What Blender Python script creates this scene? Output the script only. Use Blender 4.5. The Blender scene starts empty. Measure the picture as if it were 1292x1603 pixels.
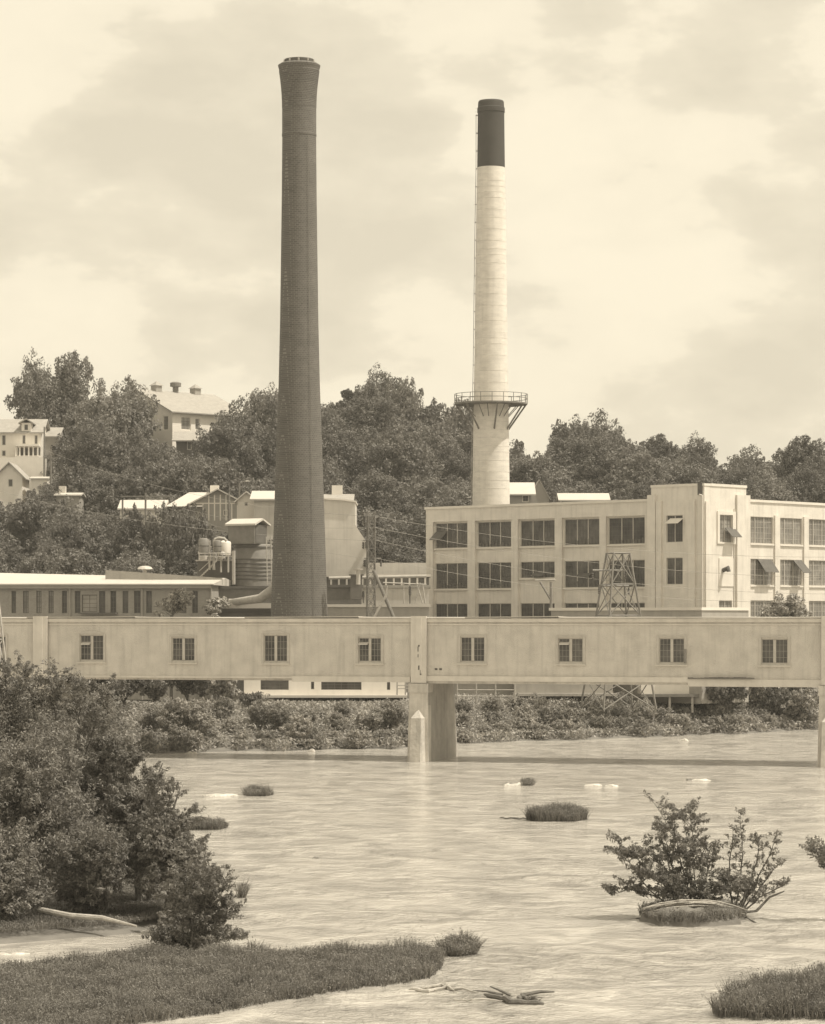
import bpy, math, random
import numpy as np
from mathutils import Vector, Matrix

# ------------------------------------------------------------------ camera, world, sun
F = 4400.0; CX = 646.0; HY = 970.0; H = 10.09      # focal length and horizon in photo pixels, eye height over the water
sc = bpy.context.scene
col = sc.collection
cam = bpy.data.cameras.new('camera'); co = bpy.data.objects.new('camera', cam); col.objects.link(co)
co.location = (0, 0, H); co.rotation_euler = (math.radians(90), 0, 0)
cam.sensor_fit = 'HORIZONTAL'; cam.sensor_width = 36; cam.lens = 36 * F / 1292
cam.shift_y = (HY - 801.5) / 1292
cam.clip_start = 1; cam.clip_end = 6000
sc.camera = co
sc.render.resolution_x = 825; sc.render.resolution_y = 1024

SUN_EL = 62.0
world = bpy.data.worlds.new('World'); sc.world = world; world.use_nodes = True
nt = world.node_tree; nt.nodes.clear()
def N(t, tree=None, **k):
    n = (tree or nt).nodes.new(t)
    for a, b in k.items(): setattr(n, a, b)
    return n
out = N('ShaderNodeOutputWorld'); bg = N('ShaderNodeBackground')
sky = N('ShaderNodeTexSky', sky_type='NISHITA', sun_disc=False, sun_elevation=math.radians(SUN_EL), sun_rotation=math.radians(90), air_density=1.0, dust_density=3.0, ozone_density=1.0)
bw = N('ShaderNodeRGBToBW')
nt.links.new(sky.outputs[0], bw.inputs[0])
tc = N('ShaderNodeTexCoord'); mp = N('ShaderNodeMapping'); mp.inputs['Scale'].default_value = (1, 1, 2.1); mp.inputs['Location'].default_value = (3.1, 0.4, 1.33)
nt.links.new(tc.outputs['Generated'], mp.inputs[0])
nz = N('ShaderNodeTexNoise'); nz.inputs['Scale'].default_value = 11; nz.inputs['Detail'].default_value = 8; nz.inputs['Roughness'].default_value = .53; nz.inputs['Distortion'].default_value = 0
nt.links.new(mp.outputs[0], nz.inputs['Vector'])
cr = N('ShaderNodeValToRGB')
cr.color_ramp.elements[0].position = .36; cr.color_ramp.elements[0].color = (.77, .77, .77, 1)
cr.color_ramp.elements[1].position = .60; cr.color_ramp.elements[1].color = (1, 1, 1, 1)
e = cr.color_ramp.elements.new(.47); e.color = (.86, .86, .86, 1); e = cr.color_ramp.elements.new(.51); e.color = (.96, .96, .96, 1)
nt.links.new(nz.outputs[0], cr.inputs[0])
# the clouds even the sky out: mostly cloud light, a little clear sky
m1 = N('ShaderNodeMath', operation='MULTIPLY'); m1.inputs[1].default_value = .35
nt.links.new(bw.outputs[0], m1.inputs[0])
m2 = N('ShaderNodeMath', operation='ADD'); m2.inputs[1].default_value = 3.9
nt.links.new(m1.outputs[0], m2.inputs[0])
m3 = N('ShaderNodeMath', operation='MULTIPLY')
nt.links.new(m2.outputs[0], m3.inputs[0]); nt.links.new(cr.outputs[0], m3.inputs[1])
tint = N('ShaderNodeCombineColor')
m4 = N('ShaderNodeMath', operation='MULTIPLY'); m4.inputs[1].default_value = .902
m5 = N('ShaderNodeMath', operation='MULTIPLY'); m5.inputs[1].default_value = .70
nt.links.new(m3.outputs[0], m4.inputs[0]); nt.links.new(m3.outputs[0], m5.inputs[0])
nt.links.new(m3.outputs[0], tint.inputs[0]); nt.links.new(m4.outputs[0], tint.inputs[1]); nt.links.new(m5.outputs[0], tint.inputs[2])
nt.links.new(tint.outputs[0], bg.inputs[0]); bg.inputs[1].default_value = .15
nt.links.new(bg.outputs[0], out.inputs[0])

sun = bpy.data.lights.new('sun', 'SUN'); sun.energy = 3.4; sun.angle = math.radians(.6); sun.color = (1, .925, .79)
so = bpy.data.objects.new('sun', sun); col.objects.link(so)
sd = Vector((math.cos(math.radians(SUN_EL)), -.11, math.sin(math.radians(SUN_EL))))
so.rotation_euler = sd.to_track_quat('Z', 'Y').to_euler(); so.location = (300, 0, 300)
sc.view_settings.view_transform = 'Standard'; sc.view_settings.look = 'None'
sc.view_settings.exposure = 0.42; sc.view_settings.gamma = 1
sc.render.engine = 'CYCLES'

# ------------------------------------------------------------------ materials
def tone(v): return (v, v * .945, v * .86, 1)
def mat(name, v, rough=.8, var=.12, scale=1.0, bump=0.0, bscale=None, spec=.3, stretch=(1, 1, 1), detail=6, streak=0.0, trans=0.0, brick=None, objvar=0.0, coord='Object', metal=0, leafvar=0.0):
    m = bpy.data.materials.new(name); m.use_nodes = True
    t = m.node_tree; t.nodes.clear()
    o = N('ShaderNodeOutputMaterial', t); p = N('ShaderNodeBsdfPrincipled', t)
    p.inputs['Roughness'].default_value = rough; p.inputs['Specular IOR Level'].default_value = spec; p.inputs['Metallic'].default_value = metal
    c = N('ShaderNodeTexCoord', t); mpp = N('ShaderNodeMapping', t); mpp.inputs['Scale'].default_value = stretch
    t.links.new(c.outputs[coord], mpp.inputs[0])
    nn = N('ShaderNodeTexNoise', t); nn.inputs['Scale'].default_value = scale; nn.inputs['Detail'].default_value = detail; nn.inputs['Roughness'].default_value = .6
    t.links.new(mpp.outputs[0], nn.inputs['Vector'])
    r = N('ShaderNodeMapRange', t); r.inputs['From Min'].default_value = .3; r.inputs['From Max'].default_value = .7
    r.inputs['To Min'].default_value = 1 - var; r.inputs['To Max'].default_value = 1 + var
    t.links.new(nn.outputs[0], r.inputs['Value'])
    fac = r.outputs[0]
    def mul(a, b):
        q = N('ShaderNodeMath', t, operation='MULTIPLY'); t.links.new(a, q.inputs[0]); t.links.new(b, q.inputs[1]); return q.outputs[0]
    if streak:
        mp2 = N('ShaderNodeMapping', t); mp2.inputs['Scale'].default_value = (2.2, 2.2, .16); t.links.new(c.outputs[coord], mp2.inputs[0])
        n2 = N('ShaderNodeTexNoise', t); n2.inputs['Scale'].default_value = 1.3; n2.inputs['Detail'].default_value = 5; t.links.new(mp2.outputs[0], n2.inputs['Vector'])
        r2 = N('ShaderNodeMapRange', t); r2.inputs['From Min'].default_value = .5; r2.inputs['From Max'].default_value = .78; r2.inputs['To Min'].default_value = 1; r2.inputs['To Max'].default_value = 1 - streak
        t.links.new(n2.outputs[0], r2.inputs['Value']); fac = mul(fac, r2.outputs[0])
    if objvar:
        oi = N('ShaderNodeObjectInfo', t); r3 = N('ShaderNodeMapRange', t); r3.inputs['To Min'].default_value = 1 - objvar; r3.inputs['To Max'].default_value = 1 + objvar
        t.links.new(oi.outputs['Random'], r3.inputs['Value']); fac = mul(fac, r3.outputs[0])
    if leafvar:
        g = N('ShaderNodeNewGeometry', t); r4 = N('ShaderNodeMapRange', t); r4.inputs['To Min'].default_value = 1 - leafvar; r4.inputs['To Max'].default_value = 1 + leafvar
        t.links.new(g.outputs['Random Per Island'], r4.inputs['Value']); fac = mul(fac, r4.outputs[0])
    if brick:
        s2 = N('ShaderNodeMath', t, operation='ADD')
        sx = N('ShaderNodeSeparateXYZ', t); t.links.new(c.outputs[coord], sx.inputs[0])
        t.links.new(sx.outputs[0], s2.inputs[0]); t.links.new(sx.outputs[1], s2.inputs[1])
        cb = N('ShaderNodeCombineXYZ', t); t.links.new(s2.outputs[0], cb.inputs[0]); t.links.new(sx.outputs[2], cb.inputs[1])
        bk = N('ShaderNodeTexBrick', t); bk.inputs['Scale'].default_value = brick[0]
        bk.inputs['Color1'].default_value = (1, 1, 1, 1); bk.inputs['Color2'].default_value = (brick[2],) * 3 + (1,); bk.inputs['Mortar'].default_value = (brick[1],) * 3 + (1,)
        bk.inputs['Mortar Size'].default_value = .02
        t.links.new(cb.outputs[0], bk.inputs['Vector']); b2 = N('ShaderNodeRGBToBW', t); t.links.new(bk.outputs[0], b2.inputs[0]); fac = mul(fac, b2.outputs[0])
    mx = N('ShaderNodeVectorMath', t, operation='SCALE'); mx.inputs[0].default_value = tone(v)[:3]; t.links.new(fac, mx.inputs['Scale'])
    t.links.new(mx.outputs[0], p.inputs['Base Color'])
    if bump:
        bn = N('ShaderNodeTexNoise', t); bn.inputs['Scale'].default_value = bscale or scale * 6; bn.inputs['Detail'].default_value = 4
        t.links.new(mpp.outputs[0], bn.inputs['Vector'])
        bb = N('ShaderNodeBump', t); bb.inputs['Strength'].default_value = bump; bb.inputs['Distance'].default_value = .1
        t.links.new(bn.outputs[0], bb.inputs['Height']); t.links.new(bb.outputs[0], p.inputs['Normal'])
    if trans:
        tr = N('ShaderNodeBsdfTranslucent', t); t.links.new(mx.outputs[0], tr.inputs[0])
        ms = N('ShaderNodeMixShader', t); ms.inputs[0].default_value = trans
        t.links.new(p.outputs[0], ms.inputs[1]); t.links.new(tr.outputs[0], ms.inputs[2]); t.links.new(ms.outputs[0], o.inputs[0])
    else: t.links.new(p.outputs[0], o.inputs[0])
    return m
M = {}
M['plaster'] = mat('painted_plaster', .58, var=.13, scale=.8, detail=10, streak=.2, bump=.5, bscale=14)
M['plaster_trim'] = mat('painted_trim', .62, var=.1, scale=.9, streak=.1)
M['mill'] = mat('painted_mill_brick', .70, var=.1, scale=.6, detail=10, streak=.16, bump=.15, bscale=8)
M['mill_trim'] = mat('painted_mill_coping', .72, var=.06, scale=.5)  # slightly paler paint for copings, sills and other trim
M['brick_dark'] = mat('sooty_chimney_brick', .125, var=.12, scale=.6, stretch=(1, 1, 2), brick=(1.5, 1.7, .75), bump=.2, bscale=4)
M['brick'] = mat('old_mill_brick', .33, var=.12, scale=.5, streak=.12, brick=(3, 1.25, .85))
M['white_paint'] = mat('white_chimney_paint', .74, var=.12, scale=.8, detail=10, stretch=(1, 1, 2.5), streak=.1, brick=(1.2, .94, .985))
M['black_paint'] = mat('black_chimney_paint', .07, var=.1, scale=.6)
M['steel'] = mat('grey_steel', .20, rough=.6, var=.15, scale=2)
M['steel_pale'] = mat('galvanised_steel', .42, rough=.6, var=.15, scale=2)
M['steel_dark'] = mat('rusty_dark_steel', .11, rough=.7, var=.2, scale=2)
M['glass'] = mat('dark_window_glass', .075, rough=.4, var=.75, objvar=.35, scale=.8, spec=.5)  # blotchy tone in the colour mimics brighter, reflecting panes
M['glass_mid'] = mat('pale_window_glass', .22, rough=.4, var=.4, objvar=.25, scale=.8, spec=.5)  # paler glass, used for the mill's right side and some other windows
M['frame'] = mat('painted_window_frame', .50, var=.08, scale=3)
M['muntin'] = mat('weathered_steel_muntin', .16, var=.08, scale=3)
M['concrete'] = mat('pale_concrete', .60, var=.1, scale=.5, streak=.15, bump=.1)
M['pier'] = mat('river_pier_concrete', .54, var=.2, scale=.8, streak=.3, bump=.5, bscale=4)
M['pier_shaded'] = mat('shaded_pier_concrete', .37, var=.2, scale=.8, streak=.25, bump=.5, bscale=4)  # darker copy of the pier concrete, paints in the shaded sides
M['roof_pale'] = mat('pale_tin_roof', .56, rough=.5, var=.06, scale=.8)
M['roof_mid'] = mat('grey_shingle_roof', .38, var=.12, scale=1.5, brick=(4, .8, .9))
M['roof_dark'] = mat('dark_tar_roof', .13, var=.15, scale=1)
M['white_wall'] = mat('white_clapboard', .80, var=.05, scale=1, streak=.06)
M['grey_wall'] = mat('grey_clapboard', .36, var=.1, scale=1, streak=.1)
M['dark_wall'] = mat('dark_board_wall', .12, var=.15, scale=1)
M['wood'] = mat('weathered_pole_wood', .2, var=.2, scale=3)
M['bark'] = mat('tree_bark', .13, var=.25, scale=4, bump=.4)
M['drift'] = mat('bleached_driftwood', .42, var=.25, scale=5, bump=.4)
M['drift_dark'] = mat('wet_driftwood', .15, var=.25, scale=5, bump=.4)
M['rock'] = mat('pale_river_rock', .62, var=.3, scale=5, bump=1, bscale=12)
M['rock_dark'] = mat('wet_river_rock', .2, var=.2, scale=3, bump=.4)
M['leaf_hill'] = mat('hill_foliage', .20, rough=.55, var=.28, scale=.4, trans=.3, objvar=.24, leafvar=.2, spec=.35)
M['leaf_near'] = mat('near_foliage', .22, rough=.55, var=.22, scale=1.2, trans=.3, objvar=.08, leafvar=.22, spec=.3)
M['leaf_bank'] = mat('bank_foliage', .36, rough=.5, var=.28, scale=1, trans=.3, objvar=.22, leafvar=.35, spec=.4)
M['leaf_pale'] = mat('pale_flowering_foliage', .42, rough=.55, var=.25, scale=2, trans=.3, leafvar=.35)
M['grass'] = mat('marsh_grass', .215, rough=.55, var=.28, scale=.9, trans=.3, leafvar=.3)
M['roof_felt'] = mat('weathered_roof_felt', .5, var=.15, scale=.4)
M['wire'] = mat('power_line', .38, var=.1)
M['soil'] = mat('dark_soil', .17, var=.3, scale=.6, bump=.4)  # dark ground tone of the hillside and banks
M['mud'] = mat('river_mud', .26, var=.25, scale=1.5, bump=.5)

# ------------------------------------------------------------------ mesh helpers
class MB:
    def __init__(s): s.v = []; s.f = []
    def add(s, vs, fs):
        b = len(s.v); s.v += [tuple(p) for p in vs]; s.f += [tuple(b + i for i in f) for f in fs]; return s
    def box(s, x0, x1, y0, y1, z0, z1):
        return s.add([(x0,y0,z0),(x1,y0,z0),(x1,y1,z0),(x0,y1,z0),(x0,y0,z1),(x1,y0,z1),(x1,y1,z1),(x0,y1,z1)],
                     [(0,3,2,1),(4,5,6,7),(0,1,5,4),(1,2,6,5),(2,3,7,6),(3,0,4,7)])
    def prism(s, poly, a, b, axis='y'):     # polygon in the plane across the axis
        n = len(poly)
        def P(p, t): return (p[0], t, p[1]) if axis == 'y' else ((t, p[0], p[1]) if axis == 'x' else (p[0], p[1], t))
        vs = [P(p, a) for p in poly] + [P(p, b) for p in poly]
        return s.add(vs, [tuple(range(n)), tuple(range(2*n-1, n-1, -1))] + [(i, n+i, n+(i+1) % n, (i+1) % n) for i in range(n)])
    def hexa(s, bot, top):                  # two quads of 3-D points
        return s.add(list(bot)+list(top), [(0,3,2,1),(4,5,6,7),(0,1,5,4),(1,2,6,5),(2,3,7,6),(3,0,4,7)])
    def tube(s, pts, r, n=8, caps=True):
        pts = [Vector(p) for p in pts]; rs = r if isinstance(r, (list, tuple)) else [r]*len(pts)
        vs = []; fs = []
        for i, p in enumerate(pts):
            d = (pts[min(i+1, len(pts)-1)] - pts[max(i-1, 0)])
            d = d.normalized() if d.length > 1e-9 else Vector((0,0,1))
            a = d.cross(Vector((0,0,1)));  a = a.normalized() if a.length > 1e-3 else Vector((1,0,0))
            b = d.cross(a)
            for k in range(n):
                t = 2*math.pi*k/n; vs.append(p + (a*math.cos(t) + b*math.sin(t))*rs[i])
        for i in range(len(pts)-1):
            for k in range(n): fs.append((i*n+k, i*n+(k+1) % n, (i+1)*n+(k+1) % n, (i+1)*n+k))
        if caps: fs += [tuple(range(n-1, -1, -1)), tuple(range((len(pts)-1)*n, len(pts)*n))]
        return s.add(vs, fs)
    def lathe(s, prof, cx=0, cy=0, n=48, closed=True):
        vs = []; fs = []
        for r, z in prof:
            for k in range(n):
                t = 2*math.pi*k/n; vs.append((cx+r*math.cos(t), cy+r*math.sin(t), z))
        for i in range(len(prof)-1):
            for k in range(n): fs.append((i*n+k, i*n+(k+1) % n, (i+1)*n+(k+1) % n, (i+1)*n+k))
        if closed: fs += [tuple(range(n-1, -1, -1)), tuple(range((len(prof)-1)*n, len(prof)*n))]
        return s.add(vs, fs)
    def gable(s, x0, x1, y0, y1, ze, zr, axis='x', oh=.4, th=.18):   # ridge runs along the axis, two slabs
        if axis == 'x':
            ym = (y0+y1)/2; k = (zr-ze)/(ym-y0); yo = y0-oh; zo = ze-oh*k; yo2 = y1+oh
            s.prism([(yo,zo),(ym,zr),(ym,zr+th),(yo,zo+th)], x0-oh, x1+oh, 'x')
            s.prism([(ym+.004,zr),(yo2,zo),(yo2,zo+th),(ym+.004,zr+th)], x0-oh, x1+oh, 'x')
        else:
            xm = (x0+x1)/2; k = (zr-ze)/(xm-x0); xo = x0-oh; zo = ze-oh*k; xo2 = x1+oh
            s.prism([(xo,zo),(xm,zr),(xm,zr+th),(xo,zo+th)], y0-oh, y1+oh)
            s.prism([(xm+.004,zr),(xo2,zo),(xo2,zo+th),(xm+.004,zr+th)], y0-oh, y1+oh)
        return s
    def wall(s, x0, x1, z0, z1, y0, y1, holes, axis='y'):   # slab with rectangular openings
        xs = sorted({x0, x1} | {h[0] for h in holes} | {h[1] for h in holes}); zs = sorted({z0, z1} | {h[2] for h in holes} | {h[3] for h in holes})
        xs = [x for x in xs if x0-1e-6 <= x <= x1+1e-6]; zs = [z for z in zs if z0-1e-6 <= z <= z1+1e-6]
        nx, nz_ = len(xs)-1, len(zs)-1
        sol = [[not any(h[0] < (xs[i]+xs[i+1])/2 < h[1] and h[2] < (zs[j]+zs[j+1])/2 < h[3] for h in holes) for j in range(nz_)] for i in range(nx)]
        P = (lambda x, y, z: (x, y, z)) if axis == 'y' else (lambda x, y, z: (y, x, z))
        def S(i, j): return 0 <= i < nx and 0 <= j < nz_ and sol[i][j]
        for i in range(nx):
            for j in range(nz_):
                if not sol[i][j]: continue
                a, b, c, d = xs[i], xs[i+1], zs[j], zs[j+1]
                q = [[P(a,y0,c),P(b,y0,c),P(b,y0,d),P(a,y0,d)], [P(a,y1,c),P(a,y1,d),P(b,y1,d),P(b,y1,c)]]
                if not S(i-1,j): q.append([P(a,y0,c),P(a,y0,d),P(a,y1,d),P(a,y1,c)])
                if not S(i+1,j): q.append([P(b,y0,c),P(b,y1,c),P(b,y1,d),P(b,y0,d)])
                if not S(i,j-1): q.append([P(a,y0,c),P(a,y1,c),P(b,y1,c),P(b,y0,c)])
                if not S(i,j+1): q.append([P(a,y0,d),P(b,y0,d),P(b,y1,d),P(a,y1,d)])
                for k in q: s.add(k, [(0,1,2,3)])
        return s
    def build(s, name, m, parent=None, smooth=False):
        me = bpy.data.meshes.new(name); me.from_pydata(s.v, [], s.f); me.materials.append(M[m] if isinstance(m, str) else m)
        if smooth: me.polygons.foreach_set('use_smooth', [True]*len(me.polygons))
        me.update(); o = bpy.data.objects.new(name, me); col.objects.link(o)
        if parent: o.parent = parent
        return o
def tag(o, label=None, cat=None, group=None, kind=None):
    if label: o['label'] = label
    if cat: o['category'] = cat
    if group: o['group'] = group
    if kind: o['kind'] = kind
    return o
def empty(name, loc, rz, label, cat, group=None):
    o = bpy.data.objects.new(name, None); col.objects.link(o); o.location = loc; o.rotation_euler = (0, 0, rz); o.empty_display_size = .5
    return tag(o, label, cat, group)
def dup(root, loc, rz=0, scale=None, label=None, group=None):
    r = root.copy(); col.objects.link(r); r.location = loc; r.rotation_euler = (0, 0, rz)
    if scale is not None: r.scale = scale if hasattr(scale, '__len__') else (scale,)*3
    if label: r['label'] = label
    if group: r['group'] = group
    for ch in list(root.children):
        c = ch.copy(); col.objects.link(c); c.parent = r
        for g in ch.children:
            d = g.copy(); col.objects.link(d); d.parent = c
    return r
def P(px, py, D): return Vector(((px-CX)/F*D, D, H+(HY-py)/F*D))
def W(px, py, z=0):                                  # where the sight line meets a level surface
    D = (H-z)*F/(py-HY); return Vector(((px-CX)/F*D, D, z))
class Fr:                                            # a building's own frame: origin, turn; reads sizes off a facade plane
    def __init__(s, px, D, deg=0, z0=0):
        s.o = Vector(((px-CX)/F*D, D)); a = math.radians(deg); s.a = a; s.z0 = z0
        s.u = Vector((math.cos(a), math.sin(a))); s.w = Vector((-math.sin(a), math.cos(a)))
    def loc(s): return (s.o.x, s.o.y, s.z0)
    def _d(s, px, k, n): t = Vector(((px-CX)/F, 1)); return (k + s.o.dot(n))/t.dot(n), t
    def X(s, px, y=0): D, t = s._d(px, y, s.w); return (t*D - s.o).dot(s.u)
    def Z(s, px, py, y=0): D, t = s._d(px, y, s.w); return H+(HY-py)/F*D - s.z0
    def Y(s, px, x=0): D, t = s._d(px, x, s.u); return (t*D - s.o).dot(s.w)
    def ZY(s, px, py, x=0): D, t = s._d(px, x, s.u); return H+(HY-py)/F*D - s.z0

def sstep(a, b, x):
    t = np.clip((x-a)/(b-a), 0, 1); return t*t*(3-2*t)

# ------------------------------------------------------------------ terrain and water
SH = [(-400,196),(-60,204),(-20.4,212),(-1.3,221),(3.8,229),(11.4,235),(28.3,248),(38.3,261),(60,275),(400,300)]
RX = [(-200,20),(-75,24),(-63,28),(-53,32),(-38,33),(-28,31),(-19,29),(-5.5,33.5),(5,28.5),(17,22.5),(28,26),(34,26.5),(40,26),(54,25.5),(63,25.5),(200,22)]
def shore(x): return np.interp(x, [a for a, b in SH], [b for a, b in SH]) + .9*np.sin(x*.8)+.6*np.sin(x*2.1+1)+.5*np.sin(x*.31)
def terrain(x, y):
    s = shore(x); d = y - s
    z = -1.2 + 1.3*sstep(-6, 0, d) + 1.3*sstep(0, 7, d) + 1.2*sstep(5, 16, d)
    xr = x*430/np.maximum(y, 300)
    rz = np.interp(xr, [a for a, b in RX], [b for a, b in RX])
    s0 = np.interp(xr, [-30, 5, 20], [286, 292, 318])
    t = np.clip((y-s0)/(430-s0), 0, 1.0)
    z = z + (rz-2.6)*(t*.9+.1*t*t) - np.clip(y-445, 0, 500)*.05
    z = z + .35*np.sin(x*.21+y*.13)*sstep(8, 30, d) 
    return z
def grid(xs, ys, fn):
    X, Y = np.meshgrid(xs, ys, indexing='ij'); Z = fn(X, Y)
    v = np.stack([X, Y, Z], -1).reshape(-1, 3); nx, ny = len(xs), len(ys)
    i = np.arange(nx-1)[:, None]*ny + np.arange(ny-1)[None, :]
    f = np.stack([i, i+ny, i+ny+1, i+1], -1).reshape(-1, 4)
    return v, f
def npmesh(name, v, f, m, parent=None, smooth=False):
    me = bpy.data.meshes.new(name); k = f.shape[1]
    me.vertices.add(len(v)); me.vertices.foreach_set('co', v.astype(np.float32).ravel())
    me.loops.add(f.size); me.loops.foreach_set('vertex_index', f.astype(np.int32).ravel())
    me.polygons.add(len(f)); me.polygons.foreach_set('loop_start', np.arange(0, f.size, k, dtype=np.int32))
    if smooth: me.polygons.foreach_set('use_smooth', np.ones(len(f), dtype=bool))
    me.update(calc_edges=True); me.validate()
    me.materials.append(M[m]); o = bpy.data.objects.new(name, me); col.objects.link(o)
    if parent: o.parent = parent
    return o
xs = np.concatenate([np.linspace(-700, -130, 20), np.arange(-126, 127, 2.5), np.linspace(130, 700, 20)])
ys = np.concatenate([np.arange(180, 300, 2), np.arange(300, 480, 4), np.linspace(490, 1100, 20)])
v, f = grid(xs, ys, terrain)
tag(npmesh('ground', v, f, 'soil', smooth=True), kind='structure')

def water_mat():
    m = bpy.data.materials.new('muddy_river_water'); m.use_nodes = True; t = m.node_tree; t.nodes.clear()
    o = N('ShaderNodeOutputMaterial', t); p = N('ShaderNodeBsdfPrincipled', t)
    p.inputs['Roughness'].default_value = .10; p.inputs['Specular IOR Level'].default_value = .5; p.inputs['IOR'].default_value = 1.33
    c = N('ShaderNodeTexCoord', t)
    def noise(sc_, scale, det, dist=0, rough=.55):
        mm = N('ShaderNodeMapping', t); mm.inputs['Scale'].default_value = sc_; t.links.new(c.outputs['Object'], mm.inputs[0])
        n = N('ShaderNodeTexNoise', t); n.inputs['Scale'].default_value = scale; n.inputs['Detail'].default_value = det; n.inputs['Distortion'].default_value = dist; n.inputs['Roughness'].default_value = rough
        t.links.new(mm.outputs[0], n.inputs['Vector']); return n.outputs[0]
    a = noise((1.5, 1, 1), 1.3, 6, .8, .62); b = noise((1.1, 1, 1), .42, 6, 1.0); b2 = noise((1.3, 1, 1), .10, 6, 1.0, .65); d = noise((1.4, 1, 1), 5, 4, .4)
    # silt: muddier and clearer tongues of the current
    mr = N('ShaderNodeMapRange', t); mr.inputs['From Min'].default_value = .35; mr.inputs['From Max'].default_value = .65; mr.inputs['To Min'].default_value = .32; mr.inputs['To Max'].default_value = .58
    t.links.new(b, mr.inputs['Value'])
    mx = N('ShaderNodeVectorMath', t, operation='SCALE'); mx.inputs[0].default_value = tone(1)[:3]; t.links.new(mr.outputs[0], mx.inputs['Scale']); t.links.new(mx.outputs[0], p.inputs['Base Color'])
    def add(x, y, k):
        q = N('ShaderNodeMath', t, operation='MULTIPLY_ADD'); t.links.new(y, q.inputs[0]); q.inputs[1].default_value = k; t.links.new(x, q.inputs[2]); return q.outputs[0]
    h = add(add(a, b, 1.6), d, .3)
    bb = N('ShaderNodeBump', t); bb.inputs['Strength'].default_value = 1
    md = N('ShaderNodeMapRange', t); md.inputs['From Min'].default_value = .42; md.inputs['From Max'].default_value = .60; md.inputs['To Min'].default_value = .04; md.inputs['To Max'].default_value = .30; t.links.new(b2, md.inputs['Value']); t.links.new(md.outputs[0], bb.inputs['Distance'])
    t.links.new(h, bb.inputs['Height']); t.links.new(bb.outputs[0], p.inputs['Normal']); t.links.new(p.outputs[0], o.inputs[0])
    return m
M['water'] = water_mat()
tag(MB().add([(-699,-300,0),(699,-300,0),(699,330,0),(-699,330,0)], [(0,1,2,3)]).build('water', 'water'), kind='structure')

# ------------------------------------------------------------------ foliage
def leaf_quads(c, n, length, width, rng, outward=None):
    """c (N,3) centres, n (N,3) facing directions"""
    k = len(c); t = rng.normal(size=(k, 3)); t -= (t*n).sum(1, keepdims=True)*n; t /= np.linalg.norm(t, axis=1, keepdims=True)+1e-9
    b = np.cross(n, t); L = (length*(.7+.6*rng.random((k, 1))))/2; Wd = (width*(.7+.6*rng.random((k, 1))))/2
    v = np.stack([c-t*L, c+b*Wd+n*Wd*.2, c+t*L, c-b*Wd+n*Wd*.2], 1).reshape(-1, 3)
    f = np.arange(4*k).reshape(-1, 4); return v, f
def unit(rng, k):
    d = rng.normal(size=(k, 3)); return d/np.linalg.norm(d, axis=1, keepdims=True)
def clump_leaves(cen, rad, per, ll, lw, rng, flat=.8, up=.35, jitter=.55, out=None, spray=0):
    k = len(cen); idx = np.repeat(np.arange(k), per)
    d = unit(rng, len(idx)); r = (.45+.65*rng.random(len(idx))**.6)*rad[idx]
    if out is not None and spray:
        u = rng.random(len(idx))**1.3; p = cen[idx] + d*(r*(1-.75*u))[:, None]*np.array([1, 1, flat]) + out[idx]*(u*spray*rad[idx])[:, None]
    else: p = cen[idx] + d*r[:, None]*np.array([1, 1, flat])
    n = d + np.array([0, 0, up]) + jitter*rng.normal(size=d.shape); n /= np.linalg.norm(n, axis=1, keepdims=True)
    return leaf_quads(p, n, ll, lw, rng)
def crown_points(rng, h0, h1, R, nl, ns, shape='round'):
    """lobes spread over an uneven envelope, small clumps over each lobe"""
    lob = []; hh = (h1-h0)/2; zc = (h0+h1)/2
    for i in range(nl):
        d = unit(rng, 1)[0]; 
        if shape == 'cone': d[2] = rng.uniform(-1, 1); 
        rr = .62*(rng.random()**.35)
        w = 1.0 if shape == 'round' else (1.15-.75*(d[2]*.5+.5))
        lob.append((d[0]*R*rr*w, d[1]*R*rr*w, zc+d[2]*hh*.72*(rng.random()**.4), R*rng.uniform(.28, .46)*(w if shape != 'round' else 1)))
    cen = []; rad = []; out = []
    for x, y, z, r in lob:
        d = unit(rng, ns); d[:, 2] = d[:, 2]*.85+.12
        q = np.array([x, y, z]) + d*(r*rng.uniform(.55, 1.05, (ns, 1)))
        cen.append(q); rad.append(np.full(ns, r*.42)*rng.uniform(.6, 1.35, ns)); o_ = d+np.array([0, 0, .45])+.5*rng.normal(size=d.shape); out.append(o_/np.linalg.norm(o_, axis=1, keepdims=True))
    return lob, np.concatenate(cen), np.concatenate(rad), np.concatenate(out)
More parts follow.
